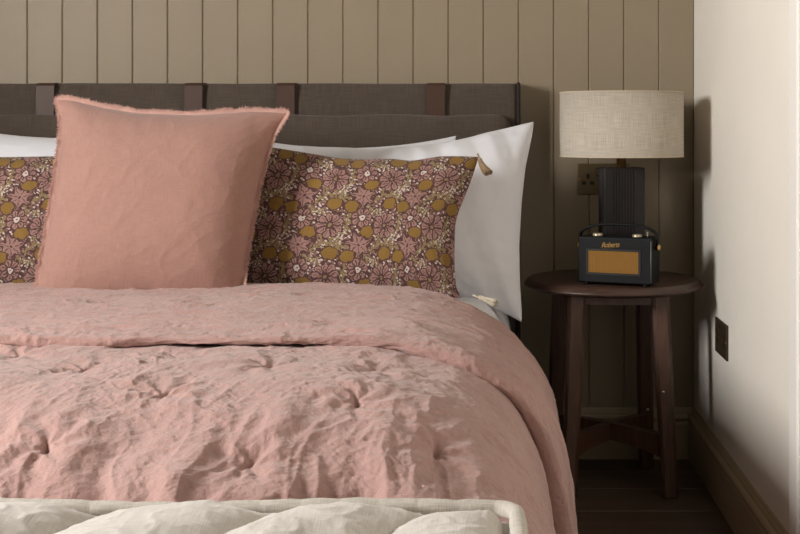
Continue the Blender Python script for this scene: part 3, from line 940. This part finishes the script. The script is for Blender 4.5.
o = link('pillow', pm3, M['white']); place(o, -1.08, 3.13, 0.73, R(22), R(1.0))
tag(o, 'white cotton pillow behind the floral cushion cut by the frame edge', 'pillow', 'white pillows against the headboard')

# --- floral cushions with tassels
def tassel_mesh(L=0.05, strands=40, seed=0, bend=0.35, r0=0.004):
    rnd = random.Random(seed)
    bm = bmesh.new()
    add_tube(bm, [(0, 0, 0.004), (0, 0, -0.012)], 0.0022, 8)
    add_lathe(bm, [(0, -0.009), (0.0048, -0.012), (0.0058, -0.017), (0.0046, -0.021), (0, -0.021)], 12)
    for k in range(strands):
        a = rnd.random() * 2 * PI; q = rnd.random() ** 0.5
        e = 0.007 * q
        p = []
        for i in range(6):
            t = i / 5
            p.append((math.cos(a) * (0.004 * q + e * t) + bend * L * t * t * 0.4, math.sin(a) * (0.004 * q + e * t * 0.8), -0.019 - (L - 0.019) * t * (0.9 + 0.1 * rnd.random())))
        add_tube(bm, p, 0.0016, 5)
    me = bpy.data.meshes.new('tassel'); bm.to_mesh(me); bm.free(); me.shade_smooth()
    return me
def limp(P, U, V):
    top = smooth01(V, 0.3, 1)
    P[..., 2] -= 0.020 * top * np.exp(-((U - 0.02) / 0.28) ** 2)
    P[..., 2] += 0.012 * top * np.clip(-U, 0, 1)
    return P
of = outl(423.7, R(19), [(1, 111), (.6, 103), (.2, 93), (0, 90), (-.5, 91), (-.85, 94), (-1, 101)], [(1, 108), (0, 116), (-1, 120)],
          [(-1, 78), (-.65, 71.5), (-.25, 64), (0, 63), (.2, 64), (.4, 61.5), (.65, 66.5), (1, 67)], [(-1, 66), (0, 70), (.7, 71), (1, 72)], 0.012)
fl, _, midf = pillow_mesh('cushion', 0.515, 0.34, 0.13, 190, 140, 0.0, 0.0022, 30, 0.5, outline=of, crease=0.0006, gather=0.003)
floral = link('cushion', fl, M['floral']); place(floral, -0.283, 2.95, 0.694, R(19))
tag(floral, 'plum and mustard floral cushion with tassels leaning on the large white pillow', 'cushion', 'floral cushions')
t1 = link('tassel', tassel_mesh(0.060, 44, 1), M['thread'], floral)
c_tr = Vector(midf[-1, -1])
t1.matrix_parent_inverse = Matrix.Identity(4)
t1.location = c_tr + Vector((0.0, -0.003, 0.004)); t1.rotation_euler = (R(-17), R(-17), 0)
t1['label'] = 'beige yarn tassel at the top corner'
t2 = link('tassel', tassel_mesh(0.058, 44, 2, 0.1), M['creamthread'], floral)
dirn_ = Vector((0.88, -0.38, -0.26)).normalized()
t2.matrix_parent_inverse = floral.matrix_basis.inverted()
t2.matrix_basis = Matrix.Translation((-0.024, 2.855, 0.540)) @ dirn_.to_track_quat('-Z', 'Y').to_matrix().to_4x4()
t2['label'] = 'cream yarn tassel lying on the sheet'
fl2, _, midf2 = pillow_mesh('cushion', 0.515, 0.36, 0.13, 170, 120, 0.035, 0.0028, 37, 0.55, None, crease=0.0008)
floral2 = link('cushion', fl2, M['floral']); place(floral2, -1.09, 2.965, 0.688, R(19), R(-1.0), R(2))
tag(floral2, 'plum and mustard floral cushion mostly hidden by the pink one, cut by the frame', 'cushion', 'floral cushions')
t3 = link('tassel', t1.data, M['thread'], floral2); t3.location = Vector(midf2[0, -1]); t3.rotation_euler = (R(-14), R(38), 0)

# --- large pink cushion with a frayed edge
op = outl(440, R(19), [(1, 114), (.75, 101), (.5, 96), (.2, 92), (-.3, 87), (-.8, 83), (-1, 84)], [(1, 117), (.8, 109), (.5, 108), (.2, 110), (-.3, 114), (-.8, 119), (-1, 121)],
          [(-1, 101), (-.85, 99), (-.65, 93), (-.3, 86), (.2, 84), (.7, 88), (1, 87)], [(-1, 104), (1, 104)], 0.01)
pk, rim, midp = pillow_mesh('cushion', 0.52, 0.50, 0.19, 230, 230, 0.0, 0.0014, 52, 0.72, outline=op, crease=0.0011, gather=0.004)
pink = link('cushion', pk, M['pinkcushion']); place(pink, -0.727, 2.84, 0.757, R(19))
tag(pink, 'large square salmon pink linen cushion with frayed edges', 'cushion')
# frayed linen flange: a narrow wavy strip outside the seam with loose threads along its edge
rp = np.array([list(p) for p in rim])
dseg = np.linalg.norm(np.roll(rp, -1, 0) - rp, axis=1)
arc_r = np.concatenate([[0], np.cumsum(dseg)])
nf = 900
sr = np.linspace(0, arc_r[-1], nf, endpoint=False)
rl = np.vstack([rp, rp[:1]])
cp = np.stack([np.interp(sr, arc_r, rl[:, k]) for k in range(3)], -1)
tg = np.roll(cp, -3, 0) - np.roll(cp, 3, 0); tg /= np.linalg.norm(tg, axis=1, keepdims=True)
ow_ = np.stack([tg[:, 2], tg[:, 1] * 0, -tg[:, 0]], -1)
sgn_ = np.sign(np.sum(ow_ * (cp * np.array([1, 0, 1])), axis=1).mean())
ow_ *= sgn_
kk = np.hanning(9); kk /= kk.sum()
for c_ in range(3): ow_[:, c_] = np.convolve(np.concatenate([ow_[-4:, c_], ow_[:, c_], ow_[:4, c_]]), kk, 'valid')
wav = 0.004 * perlin(sr * 40, sr * 0, 201); wid = 0.0085 + 0.002 * perlin(sr * 55, sr * 0, 203)
strip = np.zeros((nf + 1, 4, 3)); suv = np.zeros((nf + 1, 4, 2))
for j, q in enumerate((-0.25, 0.3, 0.7, 1.0)):
    pts_ = cp + ow_ * (wid * q)[:, None]; pts_[:, 1] += wav * max(q, 0) - 0.003 * max(q, 0)
    strip[:nf, j] = pts_; strip[nf, j] = pts_[0]; suv[:nf, j, 0] = sr; suv[:, j, 1] = q * 0.01
fl_me = grid_mesh('flange', strip, suv)
flange = link('flange', fl_me, M['fray'], pink)
bm = bmesh.new()
rnd = random.Random(5)
for i in range(nf):
    for k in range(4):
        f_ = rnd.random()
        p0 = Vector(strip[i, 3]).lerp(Vector(strip[i + 1, 3]), f_) - Vector(ow_[i]) * 0.002
        t = Vector(tg[i])
        l = rnd.uniform(0.003, 0.0085)
        dirn = (Vector(ow_[i]) + t * rnd.uniform(-0.8, 0.8) + Vector((0, rnd.uniform(-0.8, 0.6), 0))).normalized()
        w = t * 0.0006
        p1 = p0 + dirn * l * 0.6; p2 = p0 + dirn * l + Vector((rnd.uniform(-.002, .002), 0, rnd.uniform(-.002, .002)))
        v = [bm.verts.new(q) for q in (p0 - w, p0 + w, p1 + w, p1 - w, p2)]
        bm.faces.new((v[0], v[1], v[2], v[3])); bm.faces.new((v[3], v[2], v[4]))
fr = from_bm('frayed_edge', bm, M['fray'], pink); fr['kind'] = 'stuff'
fr['label'] = 'pale frayed thread edge of the pink cushion'

# ================================================================== NIGHTSTAND
TX, TY, TZ = 0.334, 3.262, 0.532
tb = empty('side_table', (TX, TY, 0)); tag(tb, 'round dark walnut side table with splayed legs beside the bed', 'table')
bm = bmesh.new()
add_lathe(bm, [(0, TZ), (0.217, TZ), (0.2195, TZ - 0.0006), (0.2315, TZ - 0.0125), (0.2325, TZ - 0.0155), (0.231, TZ - 0.018), (0.217, TZ - 0.0245), (0.213, TZ - 0.0255), (0, TZ - 0.0255)], 96)
o = from_bm('table_top', bm, M['walnut_top'], tb, True)
o.data.shade_smooth()
for e in o.data.edges: pass
def leg(tx, ty, bx, by, rot):
    bm = bmesh.new()
    z1, z0 = TZ - 0.0255, 0.0
    rings = []
    for z, w, d in ((z1, 0.0225, 0.0205), (0.30, 0.0215, 0.0195), (0.13, 0.0200, 0.0185), (0.004, 0.0195, 0.0175), (0.0, 0.0175, 0.0155)):
        t = (z1 - z) / (z1 - z0)
        cx, cy = tx + (bx - tx) * t, ty + (by - ty) * t
        ch = 0.38
        ring = []
        for (sx, sy) in ((1, 1 - ch), (1 - ch, 1), (-1 + ch, 1), (-1, 1 - ch), (-1, -1 + ch), (-1 + ch, -1), (1 - ch, -1), (1, -1 + ch)):
            px_, py_ = sx * w, sy * d
            ring.append(bm.verts.new((cx + px_ * math.cos(rot) - py_ * math.sin(rot), cy + px_ * math.sin(rot) + py_ * math.cos(rot), z)))
        rings.append(ring)
    for a, b_ in zip(rings, rings[1:]):
        for k in range(8): bm.faces.new((a[k], b_[k], b_[(k + 1) % 8], a[(k + 1) % 8]))
    bm.faces.new(rings[0]); bm.faces.new(list(reversed(rings[-1])))
    bmesh.ops.recalc_face_normals(bm, faces=bm.faces)
    return from_bm('leg', bm, M['walnut'], tb)
# leg tops and feet relative to the table centre (front / back as seen from the bed foot)
LT = {'fr': ((0.108, -0.100), (0.129, -0.135)), 'br': ((0.094, 0.100), (0.103, 0.131)),
      'fl': ((-0.101, -0.100), (-0.124, -0.135)), 'bl': ((-0.130, 0.100), (-0.150, 0.131))}
for k, (t, b_) in LT.items(): leg(t[0], t[1], b_[0], b_[1], 0.0)
def leg_at(k, z):
    (tx, ty), (bx, by) = LT[k]; t = (TZ - 0.0255 - z) / (TZ - 0.0255)
    return Vector((tx + (bx - tx) * t, ty + (by - ty) * t, z))
def beam(name, a, b_, h0, h1, w, arch=0.0, n=14):
    """bar from a to b (centre line of its top), deeper at the ends, arched underneath"""
    bm = bmesh.new()
    a, b_ = Vector(a), Vector(b_)
    d = (b_ - a); t = d.normalized(); s = Vector((t.y, -t.x, 0)).normalized() * w / 2
    rings = []
    for i in range(n + 1):
        q = i / n
        p = a + d * q
        hh = h0 + (h1 - h0) * (abs(2 * q - 1) ** 2.0)
        rise = arch * (1 - (2 * q - 1) ** 2)
        rings.append([bm.verts.new(p + s + Vector((0, 0, rise))), bm.verts.new(p - s + Vector((0, 0, rise))), bm.verts.new(p - s + Vector((0, 0, rise - hh))), bm.verts.new(p + s + Vector((0, 0, rise - hh)))])
    for r0, r1 in zip(rings, rings[1:]):
        for k in range(4): bm.faces.new((r0[k], r0[(k + 1) % 4], r1[(k + 1) % 4], r1[k]))
    bm.faces.new(rings[0]); bm.faces.new(list(reversed(rings[-1])))
    bmesh.ops.recalc_face_normals(bm, faces=bm.faces)
    return from_bm(name, bm, M['walnut'], tb)
for a, b_ in (('fl', 'fr'), ('bl', 'br'), ('fl', 'bl'), ('fr', 'br')):
    p, q = leg_at(a, TZ - 0.0256), leg_at(b_, TZ - 0.0256)
    d = (q - p).normalized()
    beam('apron', p + d * 0.015, q - d * 0.015, 0.030, 0.030, 0.018)
zs = 0.150
beam('stretcher', leg_at('fl', zs), leg_at('br', zs), 0.042, 0.055, 0.024, 0.006)
beam('stretcher', leg_at('fr', zs + 0.001), leg_at('bl', zs + 0.001), 0.043, 0.056, 0.024, 0.006)
# barrel-bolt caps on the visible legs
for k, z, dx in (('fr', 0.262, -0.0065), ('br', 0.165, 0.004), ('bl', 0.19, -0.004)):
    c = leg_at(k, z)
    bm = bmesh.new(); add_lathe(bm, [(0, 0.0022), (0.0028, 0.0022), (0.0042, 0.0008), (0.0044, 0), (0, 0)], 16)
    o = from_bm('bolt', bm, M['steel'], tb, True)
    o.location = (c.x + dx, c.y - 0.0196 if k == 'fr' else c.y - 0.019, z); o.rotation_euler = (PI / 2, 0, 0)

# ================================================================== LAMP
LX, LY = 0.357, 3.272
lamp = empty('table_lamp', (LX, LY, TZ)); tag(lamp, 'table lamp with ribbed charcoal base and oatmeal linen drum shade', 'lamp')
bm = bmesh.new()
hw, dw = 0.0535, 0.046
def fluted_section(hw, hd, n, d, ch, margin):
    """rectangle with chamfered corners and n reeds cut into each face"""
    pts = []
    faces = [((-hw, -hd), (hw, -hd), (0, 1)), ((hw, -hd), (hw, hd), (-1, 0)), ((hw, hd), (-hw, hd), (0, -1)), ((-hw, hd), (-hw, -hd), (1, 0))]
    for (a, b_, inn) in faces:
        a, b_, inn = Vector(a), Vector(b_), Vector(inn)
        t = (b_ - a).normalized(); L = (b_ - a).length
        pts.append(a + t * ch)
        u0, u1 = L * margin, L * (1 - margin)
        w = (u1 - u0) / n
        for i in range(n):
            c0 = u0 + i * w
            pts += [a + t * (c0 + w * 0.05), a + t * (c0 + w * 0.18) + inn * d, a + t * (c0 + w * 0.62) + inn * d, a + t * (c0 + w * 0.75)]
        pts.append(b_ - t * ch)
    return pts
secn = fluted_section(hw, dw, 8, 0.0018, 0.004, 0.22)
hgt = 0.288
zl = [0.0, 0.006, hgt - 0.012, hgt - 0.004, hgt]
scl = [0.985, 1.0, 1.0, 1.0, 0.975]
plain = fluted_section(hw, dw, 8, 0.0, 0.004, 0.22)
rings = []
for z, s_, pr in zip(zl, scl, (secn, secn, secn, plain, plain)):
    rings.append([bm.verts.new((p.x * s_, p.y * s_, z)) for p in pr])
n = len(secn)
for a, b_ in zip(rings, rings[1:]):
    for k in range(n): bm.faces.new((a[k], a[(k + 1) % n], b_[(k + 1) % n], b_[k]))
bm.faces.new(list(reversed(rings[0]))); bm.faces.new(rings[-1])
o = from_bm('lamp_base', bm, M['lampblack'], lamp); o.rotation_euler = (0, 0, R(4))
o['label'] = 'ribbed charcoal block base'
bm = bmesh.new(); add_lathe(bm, [(0, hgt - 0.002), (0.0125, hgt - 0.002), (0.0125, hgt + 0.060), (0.019, hgt + 0.062), (0.019, hgt + 0.095), (0, hgt + 0.095)], 32)
from_bm('neck', bm, M['brass'], lamp, True)['label'] = 'brass neck'
SZ0 = CZ - (156.6 - VY) * LY / F - TZ; SZ1 = CZ - (92.2 - VY) * LY / F - TZ
SRr = 0.1615
bm = bmesh.new()
add_lathe(bm, [(SRr, SZ0), (SRr - 0.0005, SZ1), (SRr - 0.0028, SZ1), (SRr - 0.0026, SZ0), (SRr, SZ0)], 128, uvs=True)
sh = from_bm('lamp_shade', bm, M['shade'], lamp, True); sh['label'] = 'oatmeal linen drum shade'
for zz in (SZ0, SZ1 - 0.0022):
    bm = bmesh.new()
    add_lathe(bm, [(SRr + 0.0007, zz), (SRr + 0.0009, zz + 0.0011), (SRr + 0.0007, zz + 0.0022), (SRr - 0.0035, zz + 0.0022), (SRr - 0.0035, zz), (SRr + 0.0007, zz)], 128)
    from_bm('rim', bm, M['rim'], sh, True)
bm = bmesh.new()
for k in range(3):
    a = 2 * PI * k / 3 + 0.4
    add_tube(bm, [(0.016 * math.cos(a), 0.016 * math.sin(a), hgt + 0.094), (SRr * 0.5 * math.cos(a), SRr * 0.5 * math.sin(a), SZ1 - 0.02), ((SRr - 0.003) * math.cos(a), (SRr - 0.003) * math.sin(a), SZ1 - 0.004)], 0.0015, 6)
from_bm('shade_carrier', bm, M['brass'], lamp, True)

# ================================================================== RADIO
RX, RY = 0.3345, 3.128
radio = empty('radio', (RX, RY, TZ), R(-22)); tag(radio, 'small black retro radio with amber grille on the walnut table', 'radio')
rw, rd, rh = 0.0935, 0.040, 0.1145
fz = 0.006
bm = bmesh.new(); add_box(bm, -rw, rw, -rd, rd, fz, fz + rh, 0.004, 3)
from_bm('case', bm, M['leatherette'], radio)
# front edge strip
bm = bmesh.new(); 
add_tube(bm, [(rw - 0.001, -rd + 0.001, fz + 0.006), (rw - 0.001, -rd + 0.001, fz + rh - 0.006)], 0.0014, 8)
from_bm('edge_strip', bm, M['piping'], radio, True)
# grille: bezel and reeded cloth
gx0, gx1, gz0, gz1 = -0.067, 0.062, fz + 0.026, fz + 0.080
bm = bmesh.new()
for a in ((gx0 - 0.006, gx0, gz0 - 0.006, gz1 + 0.006), (gx1, gx1 + 0.006, gz0 - 0.006, gz1 + 0.006), (gx0, gx1, gz0 - 0.006, gz0), (gx0, gx1, gz1, gz1 + 0.006)):
    add_box(bm, a[0], a[1], -rd - 0.0022, -rd + 0.002, a[2], a[3], 0.0008, 1)
from_bm('bezel', bm, M['dark'], radio)
bm = bmesh.new()
nr = 34
wv_ = (gx1 - gx0) / nr
add_box(bm, gx0, gx1, -rd - 0.0004, -rd + 0.001, gz0, gz1)
for k in range(nr):
    c = gx0 + (k + 0.5) * wv_
    add_prism(bm, [(-wv_ * 0.36, 0), (-wv_ * 0.2, 0.0010), (wv_ * 0.2, 0.0010), (wv_ * 0.36, 0)], (c, -rd - 0.0003, gz0), (0, 0, 1), (0, -1, 0), (1, 0, 0), gz1 - gz0)
g = from_bm('grille', bm, M['grille'], radio); g['label'] = 'amber ribbed speaker grille'
# script name on the front
cu = bpy.data.curves.new('maker_name', 'FONT')
cu.body = 'Roberts'; cu.size = 0.0165; cu.shear = 0.38; cu.extrude = 0.0004; cu.space_character = 0.86; cu.offset = 0.0002
cu.align_x = 'CENTER'
tmp = bpy.data.objects.new('tmp_text', cu); C.objects.link(tmp)
dg = bpy.context.evaluated_depsgraph_get()
tme = bpy.data.meshes.new_from_object(tmp.evaluated_get(dg)); tme.name = 'maker_name'
bpy.data.objects.remove(tmp); bpy.data.curves.remove(cu)
tme.materials.clear()
txt = link('maker_name', tme, M['gold'], radio)
txt.location = (-0.010, -rd - 0.0006, fz + 0.0905); txt.rotation_euler = (PI / 2, R(-4), 0)
bm = bmesh.new(); add_tube(bm, [(-0.036, -rd - 0.0006, fz + 0.0885), (-0.028, -rd - 0.0006, fz + 0.0872), (-0.008, -rd - 0.0006, fz + 0.0880), (0.014, -rd - 0.0006, fz + 0.0905)], [0.0003, 0.0007, 0.0007, 0.0003], 6)
from_bm('underline_flourish', bm, M['gold'], txt).matrix_parent_inverse = (Matrix.Translation(txt.location) @ txt.rotation_euler.to_matrix().to_4x4()).inverted()
# top controls
for (kx, kw) in ((-0.052, 0.018), (0.050, 0.017)):
    bm = bmesh.new(); add_lathe(bm, [(0, 0), (kw * 0.7, 0), (kw * 0.72, 0.0012), (kw * 0.66, 0.0062), (kw * 0.6, 0.0068), (0, 0.0068)], 32)
    o = from_bm('dial', bm, M['cream'], radio, True, (kx, -0.008, fz + rh)); o['label'] = 'pale metal dial'
bm = bmesh.new(); add_tube(bm, [(0, 0, 0), (0, 0, 0.010)], 0.0016, 10); add_lathe(bm, [(0, 0.0085), (0.0026, 0.0095), (0.0030, 0.0115), (0.002, 0.0135), (0, 0.014)], 14)
from_bm('aerial', bm, M['steel'], radio, True, (0.079, -0.020, fz + rh))
# feet
for sx in (-1, 1):
    for sy in (-1, 1):
        bm = bmesh.new(); add_lathe(bm, [(0, 0), (0.005, 0), (0.006, 0.007), (0, 0.007)], 16)
        from_bm('foot', bm, M['dark'], radio, True, (sx * (rw - 0.018), sy * (rd - 0.012), 0))
# carrying strap: a flat band arching from side to side
path = []
hx = rw + 0.0038
def strap_pt(u):
    # u in 0..1 ; superelliptic arch
    a = PI * (1 - u)
    return (hx + 0.004) * math.copysign(abs(math.cos(a)) ** 0.8, math.cos(a)), 0.034 * math.sin(a) ** 0.9
pts = [(-hx - 0.001, fz + rh - 0.030), (-hx - 0.003, fz + rh - 0.012)]
for k in range(2, 31):
    x_, z_ = strap_pt(k / 32); pts.append((x_, fz + rh - 0.004 + z_))
pts += [(hx + 0.003, fz + rh - 0.012), (hx + 0.001, fz + rh - 0.030)]
bm = bmesh.new(); rings = []
for i, (x_, z_) in enumerate(pts):
    a = pts[max(0, i - 1)]; b_ = pts[min(len(pts) - 1, i + 1)]
    t = Vector((b_[0] - a[0], 0, b_[1] - a[1])).normalized(); nrm = Vector((-t.z, 0, t.x))
    c = Vector((x_, 0, z_)); w = 0.0085; h = 0.0032
    rings.append([bm.verts.new(c + Vector((0, s1 * w * q1, 0)) + nrm * s2 * h * q2) for s1, q1, s2, q2 in ((-1, 1, -1, .5), (-1, .7, -1, 1), (1, .7, -1, 1), (1, 1, -1, .5), (1, 1, 1, .5), (1, .7, 1, 1), (-1, .7, 1, 1), (-1, 1, 1, .5))])
for a, b_ in zip(rings, rings[1:]):
    for k in range(8): bm.faces.new((a[k], a[(k + 1) % 8], b_[(k + 1) % 8], b_[k]))
bm.faces.new(rings[0]); bm.faces.new(list(reversed(rings[-1])))
bmesh.ops.recalc_face_normals(bm, faces=bm.faces)
hd = from_bm('carry_handle', bm, M['leatherette'], radio, True)
for sx in (-1, 1):
    bm = bmesh.new(); add_lathe(bm, [(0, 0.0065), (0.005, 0.006), (0.0085, 0.0035), (0.0095, 0), (0, 0)], 24)
    for v in bm.verts: v.co.y *= 1.35
    o = from_bm('strap_stud', bm, M['gold'], hd, True, (sx * (hx + 0.0032), 0, fz + rh - 0.026)); o.rotation_euler = (0, sx * PI / 2, 0)
    o['label'] = 'oval brass stud'

# ================================================================== SOCKETS
def socket(parent_loc, rz, label, plate='bronze'):
    s = empty('wall_socket', parent_loc, rz); tag(s, label, 'socket')
    bm = bmesh.new(); add_box(bm, -0.0735, 0.0735, -0.006, 0, -0.043, 0.043, 0.0022, 2)
    from_bm('plate', bm, M[plate], s)
    for sg in (-1, 1):
        cx = sg * 0.043
        for (dx, dz, w, h) in ((0, 0.008, 0.0042, 0.0065), (-0.0118, -0.011, 0.0058, 0.0045), (0.0118, -0.011, 0.0058, 0.0045)):
            box('pin_hole', cx + dx - w, cx + dx + w, -0.0064, -0.003, dz - h, dz + h, M['dark'], s)
        sc_x = sg * 0.0135
        sw = box('switch', sc_x - 0.0068, sc_x + 0.0068, -0.0085, -0.003, 0.008, 0.032, M['dark'], s, 0.001)
        box('switch_cap', sc_x - 0.0042, sc_x + 0.0042, -0.0098, -0.006, 0.011, 0.029, M[plate], sw, 0.001)
    for cx in (-0.0665, 0.0665):
        bm = bmesh.new(); add_lathe(bm, [(0, 0.0012), (0.0025, 0.0008), (0.003, 0), (0, 0)], 14)
        o = from_bm('screw', bm, M['brass'], s, True, (cx, -0.006, 0.0)); o.rotation_euler = (PI / 2, 0, 0)
    return s
sx0 = (577 - VX) * BACK_Y / F
socket((sx0 + 0.0735, BACK_Y, CZ - (179 - VY) * BACK_Y / F), 0, 'bronze double wall socket half hidden behind the lamp base')
ys_ = RIGHT_X * F / (722.8 - VX)
socket((RIGHT_X, ys_, CZ - (338.5 - VY) * ys_ / F), -PI / 2, 'dark bronze double socket on the pale side wall', 'darkbronze')

# ================================================================== BENCH AT THE FOOT
BZ = 0.492      # top of the cushion at its back edge
BYb, BYf = 1.455, 1.02
bxr, bxl = (520 - VX) * BYb / F, -1.25
bench = empty('bench', ((bxl + bxr) / 2, (BYb + BYf) / 2, 0)); tag(bench, 'low wooden bench standing at the foot of the bed', 'bench')
bcx, bcy = (bxl + bxr) / 2, (BYb + BYf) / 2
hwx, hwy = (bxr - bxl) / 2, (BYb - BYf) / 2
box('seat', -hwx, hwx, -hwy, hwy, 0.36, 0.395, M['walnut_top'], bench, 0.005)
for sx in (-1, 1):
    for sy in (-1, 1):
        bm = bmesh.new(); add_lathe(bm, [(0, 0), (0.016, 0), (0.026, 0.36), (0, 0.36)], 24)
        from_bm('leg', bm, M['walnut'], bench, True, (sx * (hwx - 0.07), sy * (hwy - 0.06), 0))
bc = empty('bench_cushion', (bcx, bcy, 0.395)); tag(bc, 'natural oatmeal linen bench cushion with rolled stitched edge', 'cushion')
def bench_cushion():
    nx_, ny_ = 420, 170
    u = np.linspace(-1, 1, nx_); v = np.linspace(-1, 1, ny_)
    U, V = np.meshgrid(u, v, indexing='ij')
    X = U * (hwx - 0.012); Y = V * (hwy - 0.012)
    dx = (hwx - 0.012) - np.abs(X); dy = (hwy - 0.012) - np.abs(Y)
    e = np.minimum(dx, dy)
    tz = BZ - 0.395
    H = tz - 0.016 + 0.030 * (1 - np.exp(-np.maximum(e - 0.006, 0) / 0.030))
    H = H - 0.020 * np.exp(-(e / 0.012) ** 2)
    # soft diagonal swags between the tufts
    q = X - 0.5 * (Y - hwy)
    H = H + 0.024 * np.clip(e / 0.05, 0, 1) * (np.abs(np.sin(q * 16 + 0.9 * fbm(X * 3, Y * 3, 2, 120))) ** 0.6 - 0.7)
    H = H + np.clip(e / 0.03, 0, 1) * (0.006 * fbm(X * 5, Y * 6, 3, 121) + 0.0016 * (ridged(X * 20, Y * 16, 2, 125) - .4))
    P = np.stack([X, Y, H], -1)
    return grid_mesh('cushion_top', P, np.stack([X, Y], -1))
link('cushion_top', bench_cushion(), M['bench'], bc)
# boxed sides
bm = bmesh.new(); add_box(bm, -hwx + 0.006, hwx - 0.006, -hwy + 0.006, hwy - 0.006, 0.0, BZ - 0.395 - 0.022, 0.012, 3)
from_bm('cushion_side', bm, M['bench'], bc, True)
# rolled edge: a lumpy hand-stitched roll round the top
def roll():
    pts = []
    r = 0.03
    ax, ay = hwx - 0.004, hwy - 0.004
    cor = [(ax, ay, 0), (-ax, ay, 1), (-ax, -ay, 2), (ax, -ay, 3)]
    for (cx, cy, k) in cor:
        sx, sy = math.copysign(1, cx), math.copysign(1, cy)
        for j in range(9):
            a = k * PI / 2 + PI / 2 * j / 8
            pts.append((cx - sx * r + r * math.cos(a), cy - sy * r + r * math.sin(a)))
    pts.append(pts[0]); pts = np.array(pts)
    arc = np.concatenate([[0], np.cumsum(np.hypot(*np.diff(pts, axis=0).T))])
    n = 1500; m = 20
    sarc = np.linspace(0, arc[-1], n)
    cx = np.interp(sarc, arc, pts[:, 0]); cy = np.interp(sarc, arc, pts[:, 1])
    tx, ty = np.gradient(cx), np.gradient(cy); ln = np.hypot(tx, ty); tx /= ln; ty /= ln
    ox, oy = ty, -tx
    th = np.linspace(0, 2 * PI, m)
    S, TH = np.meshgrid(sarc, th, indexing='ij')
    cl = np.cos(2 * PI * sarc / arc[-1]) * 3; sl = np.sin(2 * PI * sarc / arc[-1]) * 3
    lump = 0.0012 * (np.abs(np.sin(sarc * PI / 0.046 + 1.2 * perlin(sarc * 3, sarc * 0, 7))) ** 0.6 - 0.6)
    rad = 0.0095 + lump[:, None] + 0.0008 * perlin(S * 40, TH * 1.2, 130)
    zc = BZ - 0.395 - 0.0095 + 0.003 * perlin(sarc * 5, sarc * 0, 133)
    P = np.stack([cx[:, None] + ox[:, None] * rad * np.cos(TH), cy[:, None] + oy[:, None] * rad * np.cos(TH), zc[:, None] + rad * 0.95 * np.sin(TH)], -1)
    return grid_mesh('rolled_edge', P, np.stack([S, TH * 0.0135], -1))
re_ = link('rolled_edge', roll(), M['herring'], bc)
